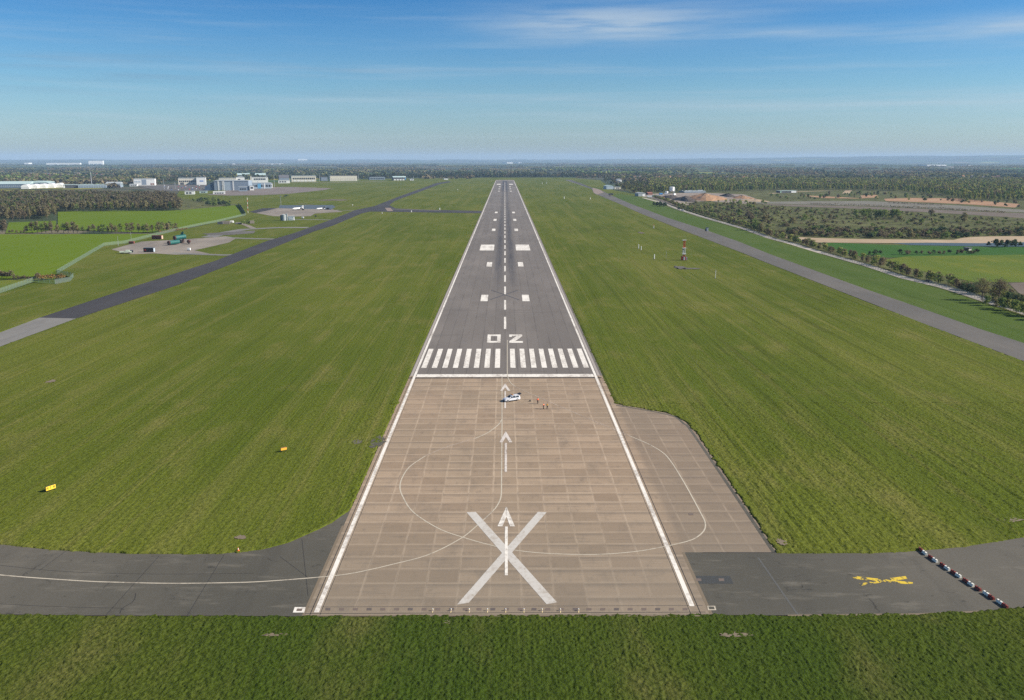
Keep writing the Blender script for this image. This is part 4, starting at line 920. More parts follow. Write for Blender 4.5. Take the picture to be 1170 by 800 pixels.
for i, p in enumerate(along([(745, 220.4), (800, 219.9), (880, 218.2), (960, 217.8), (1030, 219.2), (1078, 223.8), (1108, 230.2), (1168, 230)], 11, 3)):
    tree('birch_tree', 'leafy' if i % 3 else 'yellowish', i % 3, p, rng.uniform(.75, 1.1), 'slender yellow green birch on the front edge of the long wood', 'tree', 'birches on the front edge of the wood', h=14, r=3.2, base=2, n=200, leaf=.8, tr=.25)
for i, p in enumerate(scatter(pxs((985, 220.5), (1060, 222.5), (1100, 231), (1170, 231.5), (1170, 238), (1080, 231), (1000, 227.5), (890, 229), (880, 224)), 90)):
    tree('rough_ground_bush', ('leafy', 'brown', 'dark')[i % 3], i % 2, p, rng.uniform(.5, 1.1), 'rough bush on the broken ground before the long wood', 'bush', 'bushes on the broken ground', h=6, r=4.2, base=0, n=130, leaf=.8, trunk=False)
for i, p in enumerate(scatter(pxs((785, 232), (825, 229.5), (880, 231.5), (860, 238), (800, 241), (770, 237)), 60)):
    tree('works_bush', ('leafy', 'budding', 'yellowish')[i % 3], i % 2, p, rng.uniform(.6, 1.2), 'yellow olive bush below the orange spoil heap', 'bush', 'bushes below the spoil heap', h=5, r=3.6, base=0, n=170, leaf=.6, trunk=False)

# ---- the far country: woods, belts and hedgerows out to the hills
pf = [crown_quads(20, 13, 17, 0, 5.2, 300 + i, 7)[0] for i in range(6)]
pts = []; tl = []
def far_ok(x, y):
    px = 577 + 1020 * x / max(y, 1)
    dyp = 70484 / y
    return not (y < 3300 and abs(x) < 0.42 * y and not (px > 700 and y > 2750) and not (px < 190 and y > 2500))
for _ in range(95):                       # blocks of wood
    d = 2300 * (16000 / 2300) ** rng.uniform(0, 1) ; a = rng.uniform(-.66, .66); cx, cy = a * d, d
    lx, ly = rng.uniform(120, 700) * (d / 5000) ** .35, rng.uniform(120, 500) * (d / 5000) ** .35; th = rng.uniform(-.35, .35)
    col = tints(1, [DARK, OLIVE, BROWN, GREEN], [3, 2.5, 3, 1.5])[0]
    for _ in range(int(min(150, lx * ly / 1900))):
        u, v = rng.uniform(-.5, .5) * lx, rng.uniform(-.5, .5) * ly
        x, y = cx + u * math.cos(th) - v * math.sin(th), cy + u * math.sin(th) + v * math.cos(th)
        if far_ok(x, y): pts.append((x, y, -.6)); tl.append(col)
for _ in range(300):                       # hedgerows with trees
    d = 2300 * (12000 / 2300) ** rng.uniform(0, 1); a = rng.uniform(-.66, .66); x, y = a * d, d; th = rng.choice([0.1, 0.1, 0.1, 1.5]) + rng.uniform(-.3, .3); col = tints(1, [DARK, OLIVE, BROWN], [3, 2, 3])[0]
    for _ in range(int(rng.uniform(8, 34))):
        if far_ok(x, y): pts.append((x + rng.uniform(-6, 6), y + rng.uniform(-6, 6), -.6)); tl.append(col)
        x += math.cos(th) * 20; y += math.sin(th) * 20
n = len(pts)
forest('distant_woods', pts, np.stack([rng.uniform(.6, 1.2, n), rng.uniform(.6, 1.15, n)], 1), np.array(tl) * 1.4, pf, 'distant woods and hedgerows fading into the haze')
# the tree line that closes the far end of the airfield, and the one behind the terminal
pb = [crown_quads(40, 15, 8, 0, 2.6, 330 + i, 8)[0] for i in range(5)]
pts = []
for line, step, cnt in (([(380, 203.3), (440, 203.2), (520, 202.7), (620, 202.4), (690, 202.2)], 9, 3), ([(170, 207), (240, 206.3), (330, 205), (430, 204.2)], 11, 2), ([(440, 200.5), (560, 200.2), (690, 200.2)], 16, 2), ([(640, 201), (700, 201.5), (740, 203)], 12, 2)):
    for k in range(cnt):
        for p in along(line, step, 18, k * -28): pts.append((p.x, p.y, -.6))
n = len(pts)
forest('treeline', pts, np.stack([rng.uniform(.7, 1.3, n), rng.uniform(.55, 1.25, n)], 1), tints(n, [DARK, (0.055,0.075,0.038), OLIVE, BROWN], [4, 4, 1, 1]), pb, 'dark tree line closing the far end of the airfield')
pts = [(p.x, p.y, -.6) for p in scatter(pxs((690, 206), (700, 211), (735, 208), (1000, 207.6), (1000, 203), (860, 201.5), (690, 201.5)), 900)] + [(p.x, p.y, -.6) for p in scatter(pxs((-30, 210.5), (190, 209), (210, 206), (190, 202), (-30, 203)), 800)]
n = len(pts)
forest('village_trees', pts, np.stack([rng.uniform(.5, .95, n), rng.uniform(.4, .85, n)], 1), tints(n, [DARK, OLIVE, BROWN, GREEN], [2, 2, 4, 1]), pb, 'brown and dark trees crowding among the village houses')
# low bramble and heather that carpets the scrubland: nobody could count it
pl = [crown_quads(26, 2.4, 3.0, 0, .75, 350 + i, 6)[0] for i in range(5)]
pts = scatter(SCRUB, 420, -0.4) + scatter(pxs((770, 237), (830, 232), (900, 236), (860, 262), (800, 244)), 170, -0.4) + scatter(BELT, 350, -0.4); n = len(pts)
s0 = rng.uniform(.4, 1.3, n)
forest('undergrowth', pts, np.stack([s0 * 1.2, s0], 1), tints(n, [OLIVE, BROWN, GREEN, (0.075, 0.062, 0.036), DARK], [3, 3, 2, 3, .5]) * 1.2, pl, 'low bramble and heather carpeting the scrubland')
# ================================================================== BUILDINGS
M_CREAMW = plain('cream render', (0.62, 0.58, 0.48)); M_WHITEW = plain('white cladding', (0.70, 0.70, 0.68))
M_LIGHTBLUE = plain('pale blue cladding', (0.36, 0.43, 0.49)); M_GREYBLUE = plain('grey blue cladding', (0.22, 0.27, 0.33))
M_DARKBLUE = plain('dark blue cladding', (0.075, 0.125, 0.19)); M_DARKGREY = plain('dark grey cladding', (0.085, 0.09, 0.10))
M_ROOFG = plain('pale grey roof', (0.33, 0.36, 0.37)); M_ROOFTEAL = plain('pale teal roof', (0.36, 0.46, 0.45)); M_ROOFD = plain('dark roof felt', (0.11, 0.11, 0.12))
M_GLASS = plain('dark window glass', (0.035, 0.045, 0.055), rough=0.15, spec=0.5); M_BRICK = plain('red brick', (0.24, 0.10, 0.07)); M_TILE = plain('brown roof tile', (0.15, 0.085, 0.06))
M_METAL = plain('galvanised steel', (0.38, 0.39, 0.40), rough=0.45, metal=0.3); M_BLACK = plain('black plastic', (0.02, 0.02, 0.022), rough=0.5)
M_RED = plain('signal red paint', (0.50, 0.055, 0.03), rough=0.5); M_PURE = plain('white gloss paint', (0.78, 0.78, 0.76), rough=0.35)

def building(name, label, x0, x1, yb, yt, depth, wall, roof, windows=(), doors=(), group=None, kind='flat', rise=0.0, cat='building', turn=0.30):
    """a block whose near face stands on the survey line x0..x1 at yb and is as tall as yb..yt; windows are rows (u0, u1, v0, v1, count, material)"""
    a, b = P(x0, yb, -0.3), P(x1, yb, -0.3); W = (b - a).length; ang = math.atan2(b.y - a.y, b.x - a.x) + turn; H = HT(yb, yt)
    W = W / math.cos(turn) - math.sin(turn) * min(depth, W) * .5; c = a + Vector((math.cos(ang), math.sin(ang), 0)) * W / 2 + Vector((math.sin(turn) * min(depth, W) * .5, 0, 0)); o = empty(name, c, ang, label, cat, group)
    m = MB(); m.box((0, depth / 2, 0), (W, depth, H)); m.build('wall', wall, o)
    r = MB()
    if kind == 'flat': r.box((0, depth / 2, H + .003), (W + .8, depth + .8, max(.5, H * .05)))
    elif kind == 'gable': r.prism([(-W / 2 - .4, H + .003), (W / 2 + .4, H + .003), (0, H + rise)], 1, -.4, depth + .4)
    elif kind == 'ridge': r.prism([(-.4, H + .003), (depth + .4, H + .003), (depth / 2, H + rise)], 0, -W / 2 - .4, W / 2 + .4)
    elif kind == 'barrel':
        r.prism([(-W / 2 - .3, H + .003)] + [(-(W / 2 + .3) * math.cos(t), H + .003 + rise * math.sin(t)) for t in np.linspace(.12, math.pi - .12, 11)] + [(W / 2 + .3, H + .003)], 1, -.3, depth + .3)
    r.build('roof', roof, o)
    for (u0, u1, v0, v1, cnt, mt) in windows:
        cw = (u1 - u0) / cnt; me = MB().box((0, 0, 0), (cw * W * (.72 if cnt > 1 else 1), .24, (v1 - v0) * H)).mesh('window', mt)
        for k in range(cnt):
            obj('window', me, o, (-W / 2 + (u0 + cw * (k + .5)) * W, -.10, v0 * H))
    for (u0, u1, v1, mt) in doors:
        MB().box((0, 0, 0), ((u1 - u0) * W, .3, v1 * H)).build('door', mt, o, (-W / 2 + (u0 + u1) / 2 * W, -.12, 0.02))
    return o, W, H

# ---- the hangars and terminal by the apron, left
def big_hangar():
    a, b = P(246, 218.2, -.3), P(283, 217.4, -.3); W = (b - a).length; H = HT(218, 207.4); D = 70
    o = empty('maintenance_hangar', (a + b) / 2, .16, 'largest grey blue hangar with white door posts and a sloping blue flank', 'hangar')
    MB().box((0, D / 2, 0), (W, D, H)).build('wall', M_GREYBLUE, o)
    MB().box((0, D / 2, H + .003), (W + 1, D + 1, 1.0)).build('roof', M_ROOFG, o)
    MB().prism([(-W / 2 - .02, 0), (-W / 2 - .02, H * .96), (-W / 2 - 21, H * .42), (-W / 2 - 21, 0)], 1, 2, D * .9).build('lean_to', M_DARKBLUE, o)
    for u in (.02, .145, .165, .45): MB().box((0, 0, 0), (3.2 if u != .165 else 4.2, .5, H * .98)).build('door_post', M_WHITEW, o, (-W / 2 + u * W + 8, -.2, .02))
    for u, w in ((.30, .22), (.66, .36)): MB().box((0, 0, 0), (W * w, .3, H * .9)).build('door', M_LIGHTBLUE if u < .5 else M_GREYBLUE, o, (-W / 2 + u * W + 4, -.1, .02))
big_hangar()
building('terminal_building', 'low glazed terminal with blue bays right of the largest hangar', 279, 308, 215.8, 209.6, 40, M_LIGHTBLUE, M_ROOFG, [(.02, .98, .30, .72, 9, M_GLASS)], [(.45, .58, .9, plain('bright blue panel', (.12, .33, .52))), (.70, .74, .95, M_WHITEW)])
building('gate_pier', 'small grey blue gate block standing forward of the terminal', 271.5, 282, 218.8, 213.8, 22, M_GREYBLUE, M_ROOFG, [(.1, .9, .35, .7, 3, M_GLASS)])
building('gate_pier', 'pale box shaped gate block at the near corner of the terminal', 285, 290, 217.8, 212.6, 20, M_WHITEW, M_ROOFG, [(.2, .8, .4, .75, 1, M_GLASS)])
building('gate_pier', 'narrow white ended block at the apron end of the terminal', 307.6, 311.5, 214.8, 210, 30, M_WHITEW, M_ROOFG, [(.2, .8, .3, .7, 2, M_GLASS)])
building('office_block', 'white office block with end towers behind the terminal', 286.5, 305, 209.8, 202.8, 30, M_WHITEW, M_ROOFD, [(.10, .86, .55, .82, 7, M_GLASS)], [(.35, .85, .4, M_WHITEW)])
for x0, x1, t in ((286, 288, 'left'), (303.5, 305.6, 'right')):
    building('stair_tower', 'slim cream stair tower at the %s end of the white office block' % t, x0, x1, 209.2, 201.8, 8, M_CREAMW, M_ROOFG, cat='tower')
building('freight_shed', 'long cream shed behind the largest hangar', 248, 268, 209, 204, 40, M_CREAMW, M_ROOFG, [(.03, .97, .45, .75, 6, M_ROOFG)])
building('freight_shed', 'white gabled shed between the cream shed and the offices', 268.6, 279, 208.6, 203, 40, M_WHITEW, M_ROOFG, kind='gable', rise=3.5, doors=[(.2, .5, .7, M_GLASS)])
building('warehouse', 'far teal roofed warehouse above the long cream shed', 269, 284.5, 202.6, 200.2, 60, M_GREYBLUE, M_ROOFTEAL, kind='ridge', rise=7)
building('warehouse', 'far teal roofed warehouse above the white offices', 290, 303, 202.4, 200.2, 60, M_GREYBLUE, M_ROOFTEAL, kind='ridge', rise=7)
building('low_office', 'low white office with a dark strip window beside the car park', 210, 221.5, 222.4, 218.8, 14, M_WHITEW, M_ROOFG, [(.1, .72, .25, .72, 2, M_GLASS)])
building('low_office', 'long flat white roofed block below the blue hangar flank', 241.8, 256, 222.0, 219.6, 22, M_WHITEW, plain('bright white roof', (.72, .72, .70)), [(.1, .9, .25, .7, 4, M_GLASS)])
building('low_office', 'small pale hut between the two low white offices', 227, 236, 221, 218.6, 12, M_ROOFTEAL, M_ROOFG, [(.2, .8, .3, .7, 2, M_GLASS)])
building('training_school', 'white hangar with a taller right bay above the far car park', 201.5, 223, 211.2, 204.2, 40, M_CREAMW, M_ROOFG, [(.04, .96, .42, .66, 9, M_GLASS)], [(.1, .3, .35, M_DARKGREY)])
building('training_school', 'taller white bay with a blue sign panel at the end of the white hangar', 223.3, 234.5, 211.4, 203.4, 40, M_WHITEW, M_ROOFG, [(.35, .75, .45, .62, 1, plain('sign panel blue', (.15, .25, .5)))])
building('hangar', 'dark roofed hangar with a white annexe left of the cream hangar', 317.6, 330, 208.4, 203.6, 40, M_GREYBLUE, M_ROOFD, kind='ridge', rise=9, doors=[(.25, .75, .55, M_DARKGREY)])
building('annexe', 'white annexe in front of the dark roofed hangar', 317.4, 330.4, 209.6, 206.2, 14, M_WHITEW, M_ROOFG, [(.05, .7, .3, .7, 3, M_GLASS)])
building('hangar', 'cream hangar with a row of dark windows, first of the two cream hangars', 330.8, 359.5, 207.9, 201.6, 45, M_CREAMW, M_ROOFG, [(.04, .96, .42, .72, 12, M_GLASS), (.06, .94, .06, .3, 6, M_WHITEW)])
building('hangar', 'plain cream hangar with slim end towers, nearest the airfield end', 375, 406.5, 207.2, 201.2, 45, M_CREAMW, M_ROOFD, [(.04, .96, .10, .55, 14, plain('cream door leaf', (.58, .55, .47)))])
building('hangar', 'blue grey shed behind the gap between the cream hangars', 366, 374, 206.8, 202.6, 35, M_GREYBLUE, M_ROOFD)
building('flying_club', 'long grey low building right of the cream hangars', 421, 439, 205.8, 202.8, 25, M_GREYBLUE, M_ROOFG, [(.05, .95, .3, .7, 8, M_GLASS)])
building('flying_club', 'black fronted hangar with a white skirt and blue end', 448, 463.5, 206.4, 202.9, 25, M_DARKGREY, M_ROOFTEAL, [(.02, .9, .04, .45, 4, M_WHITEW), (.9, .99, .3, .8, 1, plain('sky blue panel', (.1, .33, .55)))], kind='ridge', rise=4)
building('flying_club', 'tiny white hut standing alone beside the far taxiway end', 507, 512, 205.4, 204, 10, M_WHITEW, M_DARKGREY)
building('flying_club', 'small white cabin right of the black fronted hangar', 468, 472.5, 206.4, 204.6, 12, M_WHITEW, M_ROOFG, [(.2, .8, .3, .7, 2, M_GLASS)])

# ---- factories behind the wood, far left
building('factory', 'long blue grey factory with a pale ribbed roof at the far left', -20, 27, 215.5, 210.8, 90, M_DARKBLUE, M_ROOFTEAL, [(.02, .98, .2, .75, 20, M_GREYBLUE)], kind='ridge', rise=6)
building('factory', 'higher roofed factory block with a low curved pale roof', 20, 52, 214.6, 209.6, 90, M_DARKBLUE, M_ROOFTEAL, [(.02, .98, .2, .7, 14, M_GREYBLUE)], kind='barrel', rise=4)
for k in range(5):
    x = 27.5 + k * 9.6
    building('fabric_shelter', ('white domed shelter in the factory row, ' + ('nearest the left edge', 'second along', 'middle one', 'fourth along', 'next to the dark open shed')[k]), x - 4.6, x + 4.6, 215.8 - k * .35, 214.2 - k * .45, 40, M_PURE, M_PURE, kind='barrel', rise=6.5, group='white domed shelters by the factory', cat='shelter')
building('open_shed', 'dark open fronted shed beside the white domed shelters', 70, 86, 215, 211.6, 40, M_DARKGREY, M_ROOFTEAL, [(.02, .14, 0.0, .85, 1, M_PURE)], kind='flat')
building('factory', 'pale blue panelled factory behind the tall mast', 86, 118, 215, 211.4, 50, M_LIGHTBLUE, M_ROOFTEAL, [(.02, .98, .1, .75, 11, M_GREYBLUE)])
building('factory', 'grey factory end with a dark door right of the mast', 118.5, 136, 214.4, 210.2, 60, M_GREYBLUE, M_ROOFG, doors=[(.55, .9, .7, M_DARKGREY)], kind='ridge', rise=4)
building('factory', 'low pale shed between the grey factory and the white block', 147, 156, 213, 210.6, 20, M_WHITEW, M_ROOFG, [(.1, .9, .3, .7, 3, M_GLASS)])
building('office_block', 'tall white block with a dark middle bay near the far car park', 150.5, 174.5, 212.2, 205.0, 40, M_WHITEW, M_ROOFG, [(.38, .60, .12, .92, 1, M_GREYBLUE), (.04, .34, .5, .7, 4, M_LIGHTBLUE), (.78, .97, .1, .35, 2, M_BRICK)])
# ---- great white sheds near the horizon
for (x0, x1, yb, yt, lab) in ((99.8, 115.6, 188.6, 184.0, 'largest white distribution shed on the horizon, boxy and bright'), (51.5, 86.5, 188.6, 186.4, 'long low pale shed left of the bright boxy one'), (27, 32, 187.6, 186.2, 'short pale shed farthest left near the horizon'), (209, 223, 184.9, 183.1, 'pale sloping shed on the horizon above the far car park'), (338.8, 350.5, 185.4, 181.9, 'white square shed on the horizon above the cream hangars'), (294, 322, 188.4, 187.0, 'low pale shed strung along the far fields'), (248, 254, 188.2, 187, 'small white shed in the far fields left of the strung out one'), (265, 268.6, 188.6, 187, 'tiny white shed in the far fields'), (578, 586, 187, 185.6, 'white shed in the far country above the runway end'), (592, 596, 186.8, 185.6, 'tiny pale shed right of the one above the runway end'), (1057, 1085, 190, 188.4, 'pale glasshouse roof far out on the right'), (1105, 1112, 190, 188.8, 'small pale shed far out on the right')):
    building('distribution_shed', lab, x0, x1, yb, yt, 260 if yb < 188 else 120, M_PURE if 'white' in lab else M_WHITEW, M_ROOFG, [(.06, .94, .1, .3, 3, M_GREYBLUE)] if x1 - x0 > 10 else (), cat='warehouse')

# ---- village houses (far: two pixels each)
def house_mesh(i, wall, roof):
    q = random.Random(i); W, D, H, Rr = q.uniform(9, 16), q.uniform(8, 10), q.uniform(4.6, 5.6), q.uniform(2.8, 3.6); b = MB()
    b.cur = 0; b.box((0, 0, 0), (W, D, H)); b.prism([(-D / 2, H), (D / 2, H), (0, H + Rr * .97)], 0, -W / 2, W / 2)
    b.cur = 1
    for s in (-1, 1):
        b._add([(-W / 2 - .3, s * (D / 2 + .4), H - .25), (W / 2 + .3, s * (D / 2 + .4), H - .25), (W / 2 + .3, 0, H + Rr), (-W / 2 - .3, 0, H + Rr), (-W / 2 - .3, s * (D / 2 + .4), H - .05), (W / 2 + .3, s * (D / 2 + .4), H - .05), (W / 2 + .3, 0, H + Rr + .2), (-W / 2 - .3, 0, H + Rr + .2)], [(0, 1, 2, 3), (4, 5, 6, 7), (0, 1, 5, 4), (1, 2, 6, 5), (3, 2, 6, 7), (0, 3, 7, 4)])
    b.cur = 0; b.box((W * .3, .6, H + Rr * .5), (.9, .7, Rr * .9))
    b.cur = 2
    for s in (-.28, .05, .33):
        for z in (1.0, 3.2): b.box((W * s, -D / 2 - .03, z), (1.3, .12, 1.1))
    return b.mesh('house', [wall, roof, M_GLASS])
HM = [house_mesh(0, M_BRICK, M_TILE), house_mesh(1, plain('pale brick', (.34, .25, .18)), M_TILE), house_mesh(2, M_CREAMW, M_TILE), house_mesh(3, M_BRICK, plain('slate roof', (.10, .10, .11))), house_mesh(4, M_CREAMW, plain('orange tile', (.30, .12, .06)))]
def houses(poly, count, label, group):
    for i, p in enumerate(scatter(pxs(*poly), count)):
        tag(obj('village_house', HM[i % 5], None, (p.x, p.y, -.5), rng.uniform(-.6, .6)), label, 'house', group)
houses(((690, 205.4), (712, 208.5), (735, 207), (790, 205.6), (790, 202.6), (700, 202.4)), 60, 'small brick house among the trees of the village beside the far runway end', 'houses of the village by the runway end')
houses(((790, 205.4), (905, 205), (905, 202.4), (790, 202.4)), 46, 'small house in the village showing over the long olive wood', 'houses of the village over the wood')
houses(((600, 201.4), (700, 202), (700, 200.6), (600, 200.2)), 18, 'small house in the tree line closing the runway end', 'houses in the far tree line')
houses(((14, 205), (110, 205), (150, 203), (110, 198.5), (14, 200)), 26, 'small house in the suburb behind the factories', 'houses behind the factories')
houses(((1100, 204), (1165, 205), (1165, 203), (1100, 202.6)), 6, 'small pale house beyond the long wood far to the right', 'houses beyond the long wood')

# ---- works yard on the right
building('works_shed', 'pale blue grey shed beside the airfield track end', 691.5, 701, 216.4, 212.8, 18, M_LIGHTBLUE, M_ROOFTEAL, kind='gable', rise=2.2, doors=[(.1, .9, .8, M_LIGHTBLUE)])
building('works_shed', 'low white walled annexe right of the pale blue shed', 701.3, 709.5, 216.2, 214.0, 14, M_CREAMW, M_ROOFG, [(.2, .8, .3, .7, 2, M_GLASS)])
building('works_shed', 'white portable office on the edge of the village fields', 697.8, 703, 209.8, 207.4, 12, M_WHITEW, M_DARKGREY, [(.1, .9, .3, .7, 3, M_GLASS)])
building('works_shed', 'tall grey house end beside the portable office', 704.6, 710.5, 209.6, 205.6, 12, M_WHITEW, M_ROOFG, [(.3, .7, .2, .7, 2, M_GLASS)], kind='gable', rise=3)
building('works_shed', 'wide grey steel shed at the near end of the works yard', 728, 738, 224.6, 221.0, 16, plain('grey cladding', (.30, .33, .34)), M_ROOFG, kind='gable', rise=1.6, doors=[(.55, .9, .7, M_WHITEW)])
building('works_shed', 'red roofed shed behind the white trailers', 739.5, 746, 222.6, 220.8, 12, M_BRICK, M_BRICK, kind='ridge', rise=2)
building('works_shed', 'long low shed with a pale grey roof beyond the spoil heap', 780, 808, 220.4, 219.0, 26, M_GREYBLUE, M_ROOFG, kind='ridge', rise=2.5)
building('works_shed', 'dark and white barn on the pale track before the long wood', 890, 912, 220.6, 218.4, 14, M_DARKGREY, M_ROOFTEAL, [(.68, .98, .05, .9, 1, M_PURE), (.02, .08, .1, .9, 1, plain('pale green door', (.3, .5, .4)))])
def silo(label, x, yb, yt, w, tall):
    o = empty('storage_silo', P(x, yb, -.3), 0, label, 'silo'); H = HT(yb, yt); r = w / 2
    MB().lathe([(H * tall * .55, r * .25), (H * tall, r), (H * .97, r), (H, r * .8)], (0, 0, 0), (0, 0, 1), 16).build('tank', M_PURE, o, smooth=True)
    for sx in (-1, 1):
        for sy in (-1, 1): MB().tube((sx * r * .8, sy * r * .8, 0), (sx * r * .8, sy * r * .8, H * tall), .25, n=6).build('leg', M_METAL, o)
    MB().box((r + .9, 0, 0), (1.2, 1.2, H * .9)).build('ladder_cage', M_METAL, o)
silo('tall white hopper silo on legs above the works yard', 767.6, 221.2, 213.8, 10.5, .38)
silo('shorter white silo tucked beside the tall hopper', 761.5, 221.4, 218.6, 6.5, .3)
def trailer(label, x, y, L, col, rz, cat='trailer', name='site_trailer', h=2.9, w=2.6):
    o = empty(name, P(x, y, -.3), rz, label, cat)
    MB().box((0, 0, .9), (L, w, h)).build('body', col, o, bevel=.06)
    MB().box((0, 0, .5), (L * .96, w * .5, .4)).build('chassis', M_BLACK, o)
    for s in (-1, 1):
        for t in (-.34, .30):
            MB().tube((t * L, s * w * .5, .5), (t * L, s * (w * .5 - .3), .5), .5, n=12).build('wheel', M_BLACK, o)
    return o
trailer('white site trailer parked in the works yard, nearest the grey steel shed', 742, 226, 9, M_PURE, .1)
trailer('longer white trailer in the works yard, right of the first', 749, 225.2, 14, M_PURE, -.1)
trailer('blue lorry body standing left of the hoppers', 755, 222.8, 7, plain('bright blue paint', (.05, .22, .48)), .3, 'lorry')
trailer('white lorry body beside the dark spoil', 770.5, 223.4, 7, M_PURE, .8, 'lorry')
trailer('white trailer left in front of the hopper silo', 761, 222.8, 6, M_PURE, 0)
trailer('brown container among the works yard spoil', 757, 227.4, 7, M_BRICK, .3, 'container', 'site_container')
def mound(name, label, x, y, rx, ry, h, m, seed, cat='spoil heap'):
    c = P(x, y, -.35); n, k = 26, 9; V = []; F = []; q = random.Random(seed); ph = [q.uniform(0, 6.28) for _ in range(4)]
    for j in range(k + 1):
        t = j / k
        for i in range(n):
            a = 2 * math.pi * i / n; rr = (1 - t) * (1 + .16 * math.sin(3 * a + ph[0]) + .10 * math.sin(5 * a + ph[1]) + q.uniform(-.04, .04))
            z = h * (1 - (1 - t) ** 1.5) * (1 + .14 * math.sin(2 * a + ph[2])) + q.uniform(-.05, .05) * h * (0 < t)
            V.append((rx * rr * math.cos(a), ry * rr * math.sin(a), z if j else 0))
    for j in range(k):
        for i in range(n): F.append((j * n + i, j * n + (i + 1) % n, (j + 1) * n + (i + 1) % n, (j + 1) * n + i))
    return tag(obj(name, mesh_np(name, V, F, m), None, c), label, cat)
mound('spoil_heap', 'largest orange spoil heap beside the gravel track', 806, 227.4, 38, 70, 9, M_SPOIL, 1)
mound('spoil_heap', 'dark spoil heap left of the largest orange one', 783, 229, 17, 60, 7, M_DARKSPOIL, 2)
mound('spoil_heap', 'low dark heap in front of the hopper silos', 766, 226.2, 15, 45, 4.5, M_DARKSPOIL, 3)
mound('spoil_heap', 'brown heap right of the largest orange one', 832, 224.4, 12, 40, 5, M_DARKSPOIL, 4)
mound('spoil_heap', 'small orange heap right of the brown heap', 848, 226.4, 16, 40, 4.5, M_SPOIL, 5)
mound('spoil_heap', 'low pale sandy heap at the far right of the works', 862, 229.4, 20, 40, 2.6, M_SAND, 6)
mound('grass_bank', 'grassed bank below the orange spoil heap', 812, 233.4, 40, 50, 4.5, M_SCRUB, 7, 'bank')

# ---- masts
def mast(label, x, yb, yt, banded=False, group=None, head=True, r=.28):
    o = empty('light_mast', P(x, yb, -.3), 0, label, 'mast', group); H = HT(yb, yt)
    if banded:
        for k in range(7):
            MB().tube((0, 0, H * k / 7), (0, 0, H * (k + 1) / 7), r, n=8).build('mast_band', (M_PURE, M_RED)[k % 2], o)
    else: MB().tube((0, 0, 0), (0, 0, H), r * 1.2, r * .7, n=8).build('pole', M_METAL, o)
    if head: MB().box((0, 0, H + .01), (3.0, .6, .9)).build('lamp_head', M_METAL, o)
    return o
mast('tallest pale mast, rising behind the factories', 105, 214, 196.8, r=.9, head=False)
mast('red and white banded pole beside the second bright field', 283.4, 243.6, 226.4, True, r=.26, head=False)
mast('slim mast with a cross head by the blue grey stand', 321, 235, 225.2, r=.24)
for x, yb, yt, lab in ((187.7, 216.4, 205.4, 'left of the car park'), (200.2, 215.4, 208.2, 'in the middle of the car park'), (313.6, 213.6, 199.4, 'at the end of the terminal'), (365.2, 207.4, 199.2, 'between the cream hangars'), (409.8, 206.6, 198.8, 'right of the plain cream hangar'), (472.6, 207, 201.2, 'beside the small white cabin'), (539, 202.6, 199, 'at the far tree line near the runway')):
    mast('tall lighting mast ' + lab, x, yb, yt, group='apron lighting masts', r=.5)
mast('thin aerial pole at the near end of the training apron', 135.2, 281.4, 270, r=.12, head=False)
mast('thin aerial pole beside the red brown hut', 150.2, 276.6, 266, r=.12, head=False)

# ---- boundary fences: green mesh on steel posts
def fence_mat(name, c, open_):
    def b(g, p):
        g.put(p.inputs['Base Color'], c); p.inputs['Alpha'].default_value = 1 - open_; p.inputs['Roughness'].default_value = .6
    return material(name, b)
M_MESHG = fence_mat('pale green weldmesh', (0.20, 0.25, 0.21, 1), .80); M_MESHW = fence_mat('grey weldmesh', (0.34, 0.35, 0.34, 1), .78)
M_FPOST = plain('green fence post', (0.16, 0.26, 0.20))
def fence(label, line, h=2.6, mesh=None, step=8.0, post=None):
    pts = [P(*a, z=-.05) for a in line]; o = empty('mesh_fence', pts[0], 0, label, 'fence'); b = MB(); pm = MB().box((0, 0, 0), (.12, .12, h + .15)).mesh('post', post or M_FPOST); k = 0
    for a, c in zip(pts, pts[1:]):
        a2, c2 = a - pts[0], c - pts[0]; d = (c2 - a2).normalized(); nn = Vector((-d.y, d.x, 0)) * .02
        b._add([a2 - nn, c2 - nn, c2 + nn, a2 + nn] + [v + Vector((0, 0, h)) for v in (a2 - nn, c2 - nn, c2 + nn, a2 + nn)], [(0, 1, 5, 4), (2, 3, 7, 6), (4, 5, 6, 7)])
        L = (c2 - a2).length; m = max(1, int(L / step))
        for i in range(m):
            if k < 95: obj('post', pm, o, a2 + d * (L * i / m)); k += 1
    b.build('mesh_panel', mesh or M_MESHG, o); return o
fence('green mesh fence along the edge of the large bright field', [(65, 313), (92, 297), (119, 281), (130, 279.6), (142, 278.5)], step=5)
fence('green mesh fence running behind the training apron', [(142, 278.5), (171, 271), (200, 264), (224, 258.6)], step=6)
fence('green mesh fence along the second bright field', [(224, 258.6), (248, 254), (281, 246)], step=7)
fence('green mesh fence at the square corner by the gorse', [(65, 313), (84, 316.8), (80, 321.5), (63, 324.6)], step=3.5)
fence('green mesh fence leaving the picture at the left', [(63, 324.6), (38, 322), (0, 335), (-60, 357)], step=4)
def dark_fence():
    o = fence('dark slatted fence on the corner of the second bright field', [(280.5, 245.4), (277, 240), (272, 234.2)], h=3, mesh=plain('dark fence slats', (.05, .055, .05)), step=8); return o
dark_fence()
fence('grey mesh fence along the bottom end of the gravel track', [(1062, 325.2), (1085, 331.4), (1110, 339.2), (1150, 352.6), (1200, 370)], mesh=M_MESHW, h=2.2, step=3.2, post=M_METAL)
fence('grey mesh fence beside the gravel track near the gate', [(938, 289.6), (990, 304.6), (1030, 317.6), (1060, 324.6)], mesh=M_MESHW, h=1.6, step=4, post=M_METAL)
